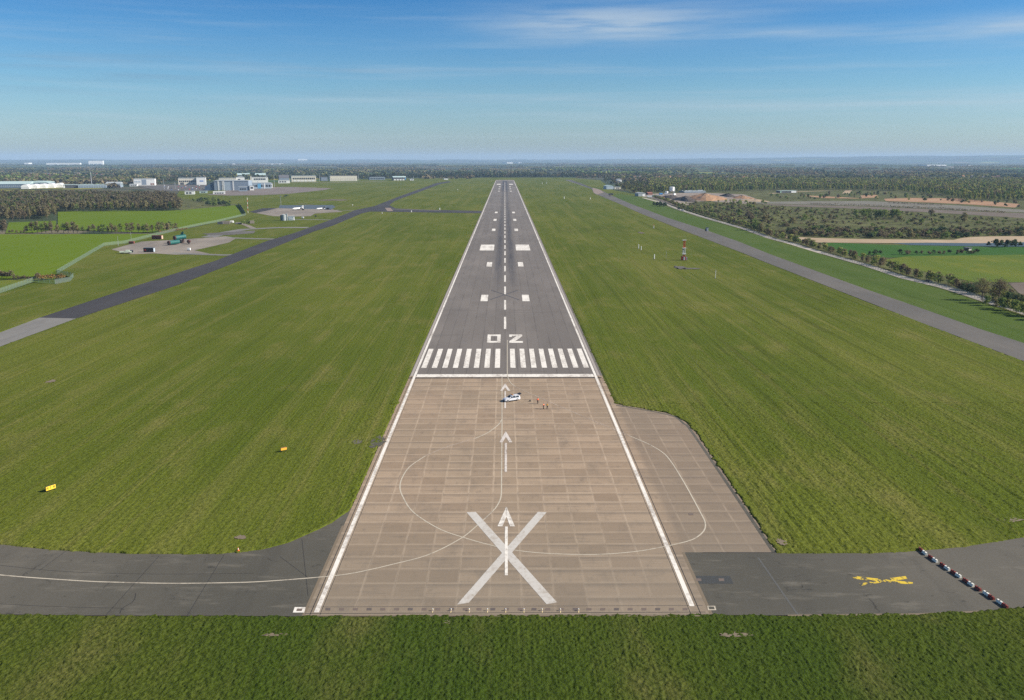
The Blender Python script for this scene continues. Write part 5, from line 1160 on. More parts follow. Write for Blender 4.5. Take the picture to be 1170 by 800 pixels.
fence('grey mesh fence along the upper gravel track', [(760, 234.4), (772, 239.4), (800, 248.3), (851, 262.6), (896, 277.6)], mesh=M_MESHW, h=1.6, step=7, post=M_METAL)
def gate():
    a, b = P(903, 279.6, -.03), P(913, 281.6, -.03); L = (b - a).length; o = empty('field_gate', a, math.atan2(b.y - a.y, b.x - a.x), 'pale barred gate across the gravel track', 'gate')
    for x in (0, L): MB().box((x, 0, 0), (.25, .25, 2.2)).build('post', M_METAL, o)
    b2 = MB(); [b2.tube((.2, 0, z), (L - .2, 0, z), .05, n=6) for z in (.4, .9, 1.4, 1.9)]; [b2.tube((x, 0, .4), (x, 0, 1.9), .05, n=6) for x in (L * .33, L * .66)]
    b2.build('gate_leaf', M_PURE, o)
gate()
# ================================================================== VEHICLES, AIRCRAFT, EQUIPMENT
M_CARW = plain('silver white car paint', (0.62, 0.63, 0.66), rough=0.22, spec=0.5); M_CARDK = plain('dark car paint', (0.03, 0.03, 0.035), rough=0.25)
M_TYRE = plain('tyre rubber', (0.018, 0.018, 0.018)); M_RIM = plain('alloy rim', (0.5, 0.5, 0.52), rough=0.3, metal=.6); M_AMBER = plain('amber lens', (0.7, 0.3, 0.03), rough=.3); M_LENS = plain('headlight lens', (0.7, 0.72, 0.75), rough=.15)
def body_loft(secs):
    """car body from cross sections along x: (x, half width, z low, z belt, z top, half top width)"""
    b = MB(); V = []; n = 10
    for x, w, z0, z1, z2, wt in secs:
        V += [(x, -w * .86, z0), (x, -w, z0 + .14), (x, -w, z1), (x, -wt, z2 - .05), (x, -wt * .82, z2), (x, wt * .82, z2), (x, wt, z2 - .05), (x, w, z1), (x, w, z0 + .14), (x, w * .86, z0)]
    F = []
    for k in range(len(secs) - 1):
        for i in range(n): F.append((k * n + i, (k + 1) * n + i, (k + 1) * n + (i + 1) % n, k * n + (i + 1) % n))
    F += [tuple(range(n)), tuple(range((len(secs)) * n - 1, (len(secs) - 1) * n - 1, -1))]
    return b._add(V, F)
def wheel(parent, x, y, r=.36, w=.24):
    s = 1 if y > 0 else -1; o = empty('wheel', (x, y, r)); o.parent = parent; del_cat = None
    MB().lathe([(-w / 2, r * .62), (-w / 2 + .02, r * .96), (-w * .3, r), (w * .3, r), (w / 2 - .02, r * .96), (w / 2, r * .62)], (0, 0, 0), (0, 1, 0), 20).build('tyre', M_TYRE, o, smooth=True)
    MB().lathe([(0, r * .62), (.03, r * .55), (.04, r * .2), (.06, .03)], (0, s * w * .40, 0), (0, s, 0), 16).build('rim', M_RIM, o)
    return o
def estate_car():
    """front along +x"""
    o = empty('airfield_car', P(584.2, 457.9), math.atan2(-0.47, -0.88), 'silver white estate car with its tailgate raised, parked on the slabs by the far arrow', 'car')
    secs = [(2.52, .66, .34, .58, .70, .55), (2.40, .86, .26, .66, .80, .74), (1.95, .93, .22, .82, .96, .82), (1.25, .95, .20, .96, 1.06, .84), (.95, .95, .20, .98, 1.10, .82), (.25, .96, .20, 1.00, 1.62, .70), (-.3, .96, .20, 1.00, 1.72, .72), (-1.6, .96, .20, 1.02, 1.72, .72), (-2.25, .94, .22, 1.02, 1.64, .70), (-2.52, .90, .30, .98, 1.15, .80), (-2.58, .86, .34, .80, .98, .74)]
    body_loft(secs).build('body', M_CARW, o, smooth=True)
    ws = MB(); ws._add([(1.00, -.72, 1.12), (1.00, .72, 1.12), (.30, .62, 1.61), (.30, -.62, 1.61)], [(0, 1, 2, 3)]); ws.v = [(a + .035, b, c + .035) for a, b, c in ws.v]; ws.build('windscreen', M_GLASS, o)
    for s in (-1, 1):
        for x0, x1, zt in ((.62, .02, .98), (-.08, -1.0, 1.0), (-1.08, -2.1, .96)):
            f = MB(); f._add([(x0, s * .955, 1.04), (x1, s * .955, 1.04), (x1 + .05, s * .76, 1.60 * zt + .02), (min(x0, .35) - .08, s * .76, 1.60 * zt + .02)], [(0, 1, 2, 3)]); f.v = [(a, b + s * .02, c) for a, b, c in f.v]; f.build('side_window', M_GLASS, o)
        MB().box((.78, s * 1.06, .98), (.14, .2, .15)).build('mirror', M_CARW, o)
        MB().box((2.30, s * .66, .60), (.22, .36, .16)).build('headlight', M_LENS, o, bevel=.03)
        MB().box((-2.50, s * .80, .72), (.12, .16, .34)).build('tail_light', M_RED, o)
        MB().box((0, s * .955, .22), (3.0, .06, .16)).build('sill', M_BLACK, o)
        for x in (1.62, -1.52):
            wheel(o, x, s * .86)
    MB().box((2.50, 0, .30), (.10, 1.1, .24)).build('grille', M_BLACK, o)
    for s in (-.58, .58): MB().tube((.1, s, 1.76), (-2.1, s, 1.74), .03, n=6).build('roof_rail', M_BLACK, o)
    MB().box((-.35, 0, 1.74), (.28, 1.0, .14)).build('beacon_bar', M_AMBER, o, bevel=.03)
    t = MB(); t._add([(-2.2, -.70, 1.68), (-2.2, .70, 1.68), (-3.1, .66, 1.98), (-3.1, -.66, 1.98), (-2.2, -.70, 1.61), (-2.2, .70, 1.61), (-3.1, .66, 1.88), (-3.1, -.66, 1.88)], [(0, 1, 2, 3), (7, 6, 5, 4), (0, 4, 5, 1), (1, 5, 6, 2), (2, 6, 7, 3), (3, 7, 4, 0)]); t.build('tailgate', M_CARDK, o)
    MB().box((-2.42, 0, .95), (.10, 1.3, .56)).build('boot_opening', M_BLACK, o)
estate_car()

def simple_car(loc, rz, label, paint, group=None, name='parked_car'):
    o = empty(name, loc, rz, label, 'car', group)
    body_loft([(2.1, .70, .34, .60, .70, .6), (1.9, .84, .24, .70, .82, .74), (1.0, .88, .2, .86, .96, .78), (.3, .88, .2, .9, 1.44, .62), (-1.1, .88, .2, .9, 1.46, .62), (-1.9, .86, .22, .9, 1.05, .7), (-2.1, .8, .32, .8, .92, .66)]).build('body', paint, o, smooth=True)
    MB().box((-.38, 0, .98), (1.9, 1.56, .34), top=.86).build('windows', M_GLASS, o)
    for s in (-1, 1):
        for x in (1.35, -1.3): MB().tube((x, s * .9, .32), (x, s * .68, .32), .32, n=14).build('wheel', M_TYRE, o)
    return o
simple_car(P(1061, 322.4, -.02), -.62, 'dark hatchback on the gravel track beside the hedge', M_CARDK)
simple_car(P(775.5, 239.2, -.02), -.5, 'dark pickup on the upper gravel track by the works', M_CARDK)
simple_car(P(780, 240.8, -.02), -.5, 'pale car on the upper gravel track, just below the dark pickup', M_CARW)
pc = [simple_car(P(186, 216), 0, 'small car in the far car park behind the wood', m, 'cars in the far car park') for m in (M_CARW, M_CARDK, plain('red car paint', (.35, .04, .04), rough=.3), plain('blue car paint', (.06, .12, .3), rough=.3))]
cpts = [P(x + rng.uniform(-.4, .4), yy) for yy in (212.6, 213.8, 215, 216.2, 217.3) for x in range(188, 240, 4) if rng.uniform() < .62]
for i, p in enumerate(cpts):
    if i < 4: pc[i].location = p; pc[i].rotation_euler.z = 1.57
    else: copy_tree(pc[i % 4], p, 1.57 + rng.choice([0, math.pi]))

# ---- aircraft
def jet(name, label, loc, rz, sc, fuselage, fin, engines):
    o = empty(name, loc, rz, label, 'aircraft'); o.scale = (sc,) * 3
    MB().lathe([(0, .1), (.5, .55), (1.6, .95), (3, 1.1), (11, 1.1), (14, .8), (16.5, .25)], (8.2, 0, 1.9), (-1, 0, .012), 18).build('fuselage', fuselage, o, smooth=True)
    for s in (-1, 1):
        w = MB(); w._add([(2.2, s * .8, 1.5), (-1.6, s * .8, 1.5), (-3.0, s * 7.8, 2.0), (-1.9, s * 7.8, 2.0)] + [(2.2, s * .8, 1.75), (-1.6, s * .8, 1.65), (-3.0, s * 7.8, 2.08), (-1.9, s * 7.8, 2.1)], [(0, 1, 2, 3), (4, 5, 6, 7), (0, 1, 5, 4), (1, 2, 6, 5), (2, 3, 7, 6), (3, 0, 4, 7)]); w.build('wing', fuselage, o)
        e = MB(); e._add([(-6.8, 0, 5.0), (-8.2, 0, 5.0), (-8.8, s * 3, 5.1), (-8.1, s * 3, 5.1)] + [(-6.8, 0, 5.15), (-8.2, 0, 5.12), (-8.8, s * 3, 5.18), (-8.1, s * 3, 5.2)], [(0, 1, 2, 3), (4, 5, 6, 7), (0, 1, 5, 4), (1, 2, 6, 5), (2, 3, 7, 6), (3, 0, 4, 7)]); e.build('tailplane', fuselage, o)
        MB().lathe([(0, .5), (.3, .68), (2.2, .66), (3.2, .4)], (-2.6, s * 1.75, 2.4), (-1, 0, 0), 14).build('engine', engines, o, smooth=True)
        MB().tube((-.8, s * 1.5, 0.02), (-.8, s * 1.5, 1.5), .16, n=8).build('landing_gear', M_BLACK, o)
    MB().tube((6.0, 0, 0.02), (6.0, 0, 1.2), .14, n=8).build('landing_gear', M_BLACK, o)
    MB().prism([(-5.2, 2.6), (-7.6, 2.5), (-8.4, 5.3), (-6.6, 5.3)], 1, -.12, .12).build('tail_fin', fin, o)
    MB().box((6.9, 0, 2.35), (.7, 1.3, .3)).build('cockpit_window', M_GLASS, o)
jet('business_jet', 'white jet with a tall white fin parked on the tan stand', P(340.5, 240.2), math.atan2(-.75, -.65), 1.15, M_PURE, M_PURE, M_CARDK)
jet('business_jet', 'smaller white jet with a dark fin, right of the other jet', P(366.5, 239.8), math.atan2(-.65, -.7), .85, M_PURE, M_CARDK, M_CARDK)
def gpu(label, x, y, L, w, h, m, rz=0, name='ground_cart', cat='cart'):
    o = empty(name, P(x, y), rz, label, cat); MB().box((0, 0, .4), (L, w, h)).build('body', m, o, bevel=.06)
    for s in (-1, 1):
        for t in (-.35, .35): MB().tube((t * L, s * w / 2, .3), (t * L, s * (w / 2 - .2), .3), .3, n=10).build('wheel', M_TYRE, o)
gpu('dark ground cart right of the smaller jet', 374.6, 239.2, 4, 2, 1.8, M_CARDK)
gpu('dark ground cart on the tan stand under the white jet wing', 346.3, 240.2, 3, 2, 1.6, M_CARDK)
gpu('low dark box alone on the grass below the jets', 360.6, 247.8, 2, 1.6, 1.4, M_CARDK, name='equipment_box', cat='box')
gpu('small pale cabinet on the grass right of the grey tanks', 346, 249.8, 2.4, 1.6, 1.8, M_WHITEW, name='equipment_box', cat='box')
# ---- the grey tanks
def tanks():
    o = empty('fuel_tank', P(325, 252, -.05), 0, 'upright pale grey tank left of the long white store', 'tank'); H = HT(252, 245.6)
    MB().lathe([(0, 2.6), (H, 2.6), (H + .7, .4)], (-.5, 0, 0), (0, 0, 1), 20).build('tank', M_ROOFG, o, smooth=True)
    MB().tube((-3.6, .5, 0), (-3.6, .5, H * .9), 1.2, n=14).build('side_tank', M_DARKGREY, o); MB().box((2.6, 0, 0), (1.6, 1.6, H + 1.2)).build('stair_tower', M_ROOFG, o)
tanks()
building('tank_store', 'long white flat store beside the upright grey tank', 328.4, 336.2, 252, 247.8, 7, M_LIGHTBLUE, M_ROOFG, [(.80, .98, .05, .9, 1, M_PURE), (.06, .6, .3, .6, 3, M_ROOFG)])
# ---- rubble
def slab(label, x, y, L, w, h, m, rz):
    o = tag(MB().box((0, 0, 0), (L, w, h), top=.9).build('concrete_block', m, None, P(x, y, -.05), rz, bevel=.1), label, 'block'); return o
slab('longest pale concrete block in the rubble by the fence', 258, 256, 9, 4, 3.2, M_OLDCON, .2); slab('white block in the rubble, right of the longest one', 265, 254.6, 4, 3, 2.2, M_WHITEW, .5)
slab('dark block at the left end of the rubble', 252, 256.2, 6, 4, 2.6, M_DARKGREY, .1); slab('pale block by the olive bush at the rubble end', 288, 255.4, 5, 4, 3, M_OLDCON, .3); slab('low grey block between the rubble and the bush', 273, 256, 8, 4, 1.4, M_GREYCON, .1)
# ---- fire training rig
def rig():
    o = empty('fire_training_rig', P(204, 278.4), 0, 'teal dummy airliner in two pieces on the training apron', 'training rig')
    teal = plain('teal steel', (0.012, 0.098, 0.088), rough=.55); rust = plain('scorched steel', (.075, .035, .03))
    c = P(204, 278.4)
    def seg(name, a, b, za, zb, r, m):
        A, B = P(*a) - c, P(*b) - c; A.z, B.z = za, zb
        return MB().tube(A, B, r, n=22).build(name, m, o, smooth=True), A, B
    f, A, B = seg('front_fuselage', (193.6, 280.3), (204.2, 279.2), 2.0, 2.2, 1.75, teal)
    d = (B - A).normalized(); MB().tube(A - d * .9, A + d * .02, 1.62, n=22).build('open_mouth', rust, f); 
    for t in (.2, .4, .6, .8): q = A.lerp(B, t); MB().tube(q - d * .1, q + d * .1, 1.80, n=22).build('hoop', teal, f)
    f2, A2, B2 = seg('rear_fuselage', (200.6, 278.2), (211.8, 277.2), 4.6, 5.1, 1.95, teal)
    d2 = (B2 - A2).normalized(); MB().tube(A2 - d2 * .9, A2 + d2 * .02, 1.84, n=22).build('open_mouth', rust, f2)
    for t in (.15, .38, .62, .85): q = A2.lerp(B2, t); MB().tube(q - d2 * .1, q + d2 * .1, 2.0, n=22).build('hoop', teal, f2)
    p = A2.lerp(B2, .72); MB().prism([(-1.6, 6.4), (1.2, 6.4), (1.4, 9.3), (.2, 9.3)], 1, -.2, .2).build('tail_fin', teal, o, (p.x, p.y, .2))
    for t in (.3, .8):
        for s in (-1, 1): q = A2.lerp(B2, t); MB().tube((q.x, q.y + s * 1.2, 0.02), (q.x, q.y + s * 1.2, 3.4), .35, n=8).build('leg', rust, o)
    MB().box((p.x - 1.5, p.y - 2.2, 0.02), (3.6, 2.6, 2.6)).build('wheel_well', M_CARDK, o)
    q = P(216, 279) - c; MB().lathe([(0, .7), (.3, 1.35), (2.6, 1.35), (3.2, .8)], (q.x, q.y - 1.6, 2.3), (0, 1, 0), 18).build('engine', rust, o, smooth=True)
    MB().box((q.x, q.y, 0.02), (.6, 1.6, 1.1)).build('engine_stand', M_CARDK, o)
    w = MB(); w._add([(B2.x, B2.y - 2, 3.1), (B2.x - 3, B2.y - 2, 3.1), (q.x + 5.5, q.y + 1.0, 3.9), (q.x + 6.5, q.y + 1.0, 3.9), (B2.x, B2.y - 2, 3.35), (B2.x - 3, B2.y - 2, 3.35), (q.x + 5.5, q.y + 1, 4.0), (q.x + 6.5, q.y + 1, 4.0)], [(0, 1, 2, 3), (4, 5, 6, 7), (0, 1, 5, 4), (1, 2, 6, 5), (2, 3, 7, 6), (3, 0, 4, 7)]); w.build('wing', rust, o)
rig()
def container(name, label, x, y, L, w, h, m, rz, endm=None):
    o = empty(name, P(x, y), rz, label, 'container'); MB().box((0, 0, .15), (L, w, h)).build('body', m, o, bevel=.05)
    for t in np.linspace(-.42, .42, 7):
        MB().box((t * L, -w / 2 - .05, .25), (.12, .08, h * .9)).build('rib', m, o)
    MB().box((L / 2 + .04, 0, .2), (.08, w * .9, h * .9)).build('door', endm or m, o)
container('training_container', 'dark blue container with a red mark at the front of the training apron', 170.6, 288.0, 7.6, 3, 3.1, M_CARDK, 0, M_LIGHTBLUE)
MB().box((0, 0, 0), (.9, .1, .9)).build('red_panel', M_RED, [o for o in COL.objects if o.name.startswith('training_container')][0], (-2.4, -1.6, 1.2))
container('training_container', 'red brown container with a pale end on the grass behind the teal rig', 180, 273.2, 9, 3, 3.2, plain('red brown steel', (.17, .055, .04)), -.1, plain('pale pink steel', (.52, .36, .28)))
container('training_container', 'small red brown hut at the back edge of the training apron', 150.6, 278.4, 4.2, 2.4, 1.8, plain('red brown steel', (.17, .055, .04)), 0)
def tender():
    o = empty('flatbed_trailer', P(143.4, 289.6), .25, 'pale green flat trailer with a dark box at the corner of the training apron', 'trailer'); pg = plain('pale green paint', (.46, .52, .42))
    MB().box((0, 0, .7), (8.2, 2.4, .9)).build('deck', pg, o, bevel=.05); MB().box((1.5, 0, 1.62), (2.6, 2.2, .9)).build('cab', pg, o, bevel=.05); MB().box((3.6, 2.6, .1), (3, 1.8, 1.9)).build('dark_box', M_CARDK, o); MB().tube((3.2, -.6, 0.1), (5.6, -.9, .7), .2, n=8).build('drawbar', pg, o)
    for s in (-1, 1):
        for x in (-2.8, -1.6, 2.6): MB().tube((x, s * 1.2, .45), (x, s * .9, .45), .45, n=12).build('wheel', M_TYRE, o)
tender()
gpu('white cabinet at the grass corner of the training apron', 216, 286.6, 2.2, 1.6, 1.7, M_PURE, name='equipment_box', cat='box')

# ---- the banded aerial tower and the small things in the grass on the right
def aerial():
    o = empty('aerial_tower', P(781.2, 297.2), 0, 'red and white lattice aerial tower with two platforms over a red cabin', 'tower'); H = HT(297, 274.6)
    def lattice(z0, z1, hw, m, name):
        b = MB()
        for sx in (-1, 1):
            for sy in (-1, 1): b.tube((sx * hw, sy * hw, z0), (sx * hw, sy * hw, z1), .10, n=6)
        n = max(1, int((z1 - z0) / 1.1)); hh = (z1 - z0) / n
        for k in range(n):
            za, zb = z0 + k * hh, z0 + (k + 1) * hh
            for s in (-1, 1):
                b.tube((-hw, s * hw, za), (hw, s * hw, zb), .055, n=5); b.tube((s * hw, -hw, zb), (s * hw, hw, za), .055, n=5); b.tube((-hw, s * hw, zb), (hw, s * hw, zb), .055, n=5); b.tube((hw, s * hw, za), (-hw, s * hw, zb), .055, n=5)
        b.build(name, m, o)
    lattice(2.6, 4.4, .55, M_RED, 'red_lattice'); lattice(4.4, 8.4, .85, M_METAL, 'grey_lattice'); lattice(8.4, H - .4, .5, M_RED, 'red_lattice')
    MB().box((0, 0, 4.1), (2.5, 2.5, .35)).build('platform', M_PURE, o); MB().box((0, 0, 8.2), (2.5, 2.5, .35)).build('platform', M_PURE, o); MB().box((0, 0, H - .45), (2.7, 1.0, .5)).build('top_aerial', M_PURE, o)
    for x in (-.5, .5): MB().tube((x, -.4, 4.5), (x, -.4, 8.1), .22, n=8).build('aerial_rod', M_PURE, o)
    c = MB().box((-.3, 0, 0), (3.0, 2.4, 2.5)).build('cabin', M_RED, o, bevel=.05); MB().box((.1, -1.25, .15), (1.0, .12, 2.0)).build('door', M_PURE, c); MB().box((-.3, 0, 2.52), (3.2, 2.6, .15)).build('cabin_roof', M_BRICK, c)
    MB().box((1.9, 0, 0), (.9, 1.4, 2.0)).build('cabinet', M_METAL, o)
aerial()
def marker_post(label, x, yb, yt, r=.28, m=None, name='marker_post', foot=None):
    o = empty(name, P(x, yb, -.05), 0, label, 'post'); H = HT(yb, yt)
    MB().tube((0, 0, 0), (0, 0, H), r, r * .9, n=10).build('post', m or M_PURE, o); MB().box((0, 0, 0), (r * 4, r * 4, .14)).build('foot', M_GREYCON, o)
    if foot: MB().box((0, 0, H), (r * 3, r * 3, r * 2)).build('cap', foot, o)
    return o
marker_post('white post, left one of the pair far up the right grass', 729.6, 284.2, 279.4); marker_post('white post, right one of the pair far up the right grass', 732.5, 286, 281.6)
marker_post('thick white post alone left of the banded aerial tower', 747.5, 296, 290.8, r=.35); marker_post('thin grey pole close left of the banded aerial tower', 761.2, 295.2, 286.4, r=.09, m=M_METAL)
marker_post('thin white and grey pole below the banded aerial tower', 817.4, 318.2, 309, r=.13, foot=M_METAL); marker_post('orange topped marker post on the right grass far up the field', 746.9, 261, 257.6, r=.3, foot=plain('orange plastic', (.75, .16, .04)))
marker_post('tiny white post left of the far right taxiway end', 644.6, 227.2, 224.8, r=.55); marker_post('tiny white post right of the other far grass posts', 674.4, 228, 225.8, r=.55); marker_post('tiny white post in the farthest grass, left one', 619.4, 210.4, 208.6, r=.6); marker_post('tiny white post in the farthest grass, right one', 624.6, 210, 208.4, r=.6)
marker_post('white marker post by the far crossing taxiway', 470, 242.6, 240.6, r=.5); marker_post('white marker beside the runway end of the crossing taxiway', 502.4, 239.8, 237.6, r=.6); marker_post('small white marker before the crossing taxiway junction', 436.6, 244.2, 242.8, r=.4); marker_post('small white marker left of the crossing taxiway junction', 403, 234.8, 233.6, r=.4)
marker_post('small white marker alone in the far left grass', 523, 217.4, 216, r=.5)
def kiosk():
    o = empty('equipment_kiosk', P(807.8, 264.2, -.05), 0, 'grey kiosk on the green strip beyond the right taxiway', 'kiosk'); H = HT(264, 260)
    MB().box((0, 0, 0), (2.4, 2.0, H)).build('body', M_METAL, o, bevel=.04); MB().box((0, 0, H + .003), (2.7, 2.3, .2)).build('roof', M_DARKGREY, o); MB().box((.3, -1.03, .1), (.9, .1, H * .8)).build('door', M_WHITEW, o); MB().box((-1.6, 0, 0), (.5, .9, H * .7)).build('cabinet', M_DARKGREY, o)
kiosk()
gpu('dark low cabin beside the far end of the right taxiway', 698, 222.8, 9, 6, 2.6, M_DARKGREY, name='equipment_cabin', cat='cabin'); gpu('small tan box before the dark low cabin', 697, 224.2, 2.5, 2, 2, M_SAND, name='equipment_cabin', cat='cabin')
building('bird_hide', 'tiny pale hut between the dark green field and the pond', 1106, 1110.5, 286.4, 283.8, 5, M_CREAMW, M_ROOFD, cat='hut')
gpu('dark crate left of the tiny pale hut', 1104, 286, 3, 2, 1.4, M_CARDK, name='equipment_box', cat='box')

# ---- near objects: signs, barriers, lights
M_YEL = plain('yellow sign face', (0.80, 0.56, 0.05), rough=.45)
def sign():
    a, b = P(52.4, 561.4, .3), P(64.0, 557.6, .3); L = (b - a).length; o = empty('taxiway_sign', (a + b) / 2 - Vector((0, 0, .3)), math.atan2(b.y - a.y, b.x - a.x), 'long yellow sign board on black feet in the left grass', 'sign')
    MB().box((0, .12, .28), (L, .26, .95)).build('casing', M_BLACK, o, bevel=.02); f = MB().box((0, -.03, .34), (L - .12, .04, .84)).build('face', M_YEL, o)
    for x, w in ((-L * .33, .28), (-.05, .22), (L * .3, .3)):
        g = MB()
        if w == .22: g.box((0, 0, 0), (.09, .015, .46)); g.box((.0, 0, .46), (.2, .015, .08))
        else: g.box((-w * .5, 0, 0), (.08, .015, .5)); g.box((w * .5, 0, 0), (.08, .015, .5)); g.box((0, 0, .42), (w, .014, .08)); g.box((0, 0, .2), (w, .014, .07))
        g.build('character', M_BLACK, f, (x, -.062, .52))
    for x in (-L * .38, 0, L * .38): MB().box((x, .12, 0), (.12, .2, .32)).build('foot', M_BLACK, o)
sign()
def marker_board():
    a, b = P(320.8, 515.8, .3), P(328, 514.4, .3); L = (b - a).length; o = empty('marker_board', (a + b) / 2 - Vector((0, 0, .3)), math.atan2(b.y - a.y, b.x - a.x), 'small orange yellow board on dark legs beside the runway grass', 'sign')
    MB().box((0, .1, .45), (L, .2, .62)).build('casing', M_BLACK, o); MB().box((0, -.02, .48), (L - .1, .03, .56)).build('face', plain('orange yellow face', (.80, .42, .05), rough=.45), o)
    for x in (-L * .36, L * .36): MB().box((x, .1, 0), (.1, .16, .46)).build('leg', M_BLACK, o)
    MB().box((0, .1, 1.075), (L * .9, .3, .05)).build('hood', M_BRICK, o)
marker_board()
def cone(label, x, y, s=1.0):
    o = empty('marker_cone', P(x, y, .12), 0, label, 'cone'); MB().box((0, 0, 0), (.5 * s, .5 * s, .06)).build('base', plain('orange plastic', (.75, .16, .04)), o)
    MB().tube((0, 0, .06), (0, 0, .36 * s), .20 * s, .13 * s, n=14).build('lower_band', plain('orange plastic', (.75, .16, .04)), o); MB().tube((0, 0, .36 * s), (0, 0, .62 * s), .13 * s, .09 * s, n=14).build('white_band', M_PURE, o); MB().tube((0, 0, .62 * s), (0, 0, .8 * s), .09 * s, .04 * s, n=14).build('tip', plain('orange plastic', (.75, .16, .04)), o)
cone('small red and white cone on the grass edge of the left taxiway', 272.2, 629.4, .8)
cone('orange cone beside the dark hatchback on the gravel track', 1069, 323.6, 1.6)
BARR = [((235, 95), (300, 150), 0), ((320, 163), (395, 215), 0), ((425, 232), (503, 287), 0), ((520, 296), (605, 352), 0), ((628, 370), (718, 430), 0), ((735, 440), (783, 470), 2), ((810, 485), (900, 548), 1), ((930, 560), (1022, 625), 1)]
LB = ['red and white barrier touching the upper grass edge, first of the row', 'red and white barrier, second from the upper grass edge', 'red and white barrier, third from the upper grass edge', 'red and white barrier, fourth from the upper grass edge', 'red and white barrier just above the short all red one', 'short all red barrier, the only one without a white half', 'barrier with its white half uppermost, just below the all red one', 'barrier with its white half uppermost, at the lower grass end of the row']
M_BRED = plain('dull red plastic', (0.20, 0.038, 0.028), rough=.6); M_BWHT = plain('white plastic', (0.70, 0.68, 0.60), rough=.5)
def barrier(a, b, mode, label):
    A = P(1020 + a[0] / 7.8, 615 + a[1] / 7.8 + .6); B = P(1020 + b[0] / 7.8, 615 + b[1] / 7.8 + .6); L = (B - A).length
    o = empty('road_barrier', (A + B) / 2, math.atan2(B.y - A.y, B.x - A.x), label, 'barrier', 'red and white barriers across the taxiway')
    def unit(x0, x1, name, m):
        b2 = MB(); b2.prism([(-.24, 0), (.24, 0), (.24, .12), (.17, .30), (.15, .50), (-.15, .50), (-.17, .30), (-.24, .12)], 0, x0, x1); u = b2.build(name, m, o, bevel=.02)
        MB().box(((x0 + x1) / 2, 0, .505), (.22, .10, .05)).build('filler_cap', M_BLACK, u)
        for t in (.3, .7): MB().box((x0 + (x1 - x0) * t, 0, .003), (.2, .50, .07)).build('fork_slot', M_BLACK, u)
    if mode == 2: unit(-L / 2, L / 2, 'red_unit', M_BRED)
    else:
        m1, m2 = ((M_BRED, M_BWHT), (M_BWHT, M_BRED))[mode]; unit(-L / 2, -.03, 'red_unit' if mode == 0 else 'white_unit', m1); unit(.03, L / 2, 'white_unit' if mode == 0 else 'red_unit', m2)
        MB().tube((-.06, 0, .4), (.06, 0, .4), .05, n=8).build('link_pin', M_METAL, o)
for (a, b, mo), lb in zip(BARR, LB): barrier(a, b, mo, lb)
def end_light():
    o = empty('runway_end_light', (0, 0, 0), 0, 'small amber light on a short stem along the near edge of the slabs', 'light', 'runway end lights')
    MB().tube((0, 0, 0), (0, 0, .06), .20, n=14).build('base_plate', M_METAL, o); MB().tube((0, 0, .06), (0, 0, .30), .05, n=8).build('stem', M_AMBER, o); MB().tube((0, 0, .30), (0, 0, .42), .15, .15, n=12).build('collar', plain('pale yellow housing', (.72, .58, .30)), o)
    l = MB().lathe([(0, .12), (.08, .12), (.16, .07), (.18, .01)], (0, 0, .42), (0, 0, 1), 14).build('lens', M_LENS, o, smooth=True); MB().box((0, -.5, 0.0), (.16, .7, .03)).build('cable_cover', plain('pale yellow housing', (.72, .58, .30)), o); return o
e0 = end_light()
for k in range(9):
    p = P(494.5 + 20.82 * k, 698.0, .012)
    e0.scale = (.7, .7, .7)
    if k == 0: e0.location = p
    else: copy_tree(e0, p, sc=.7)

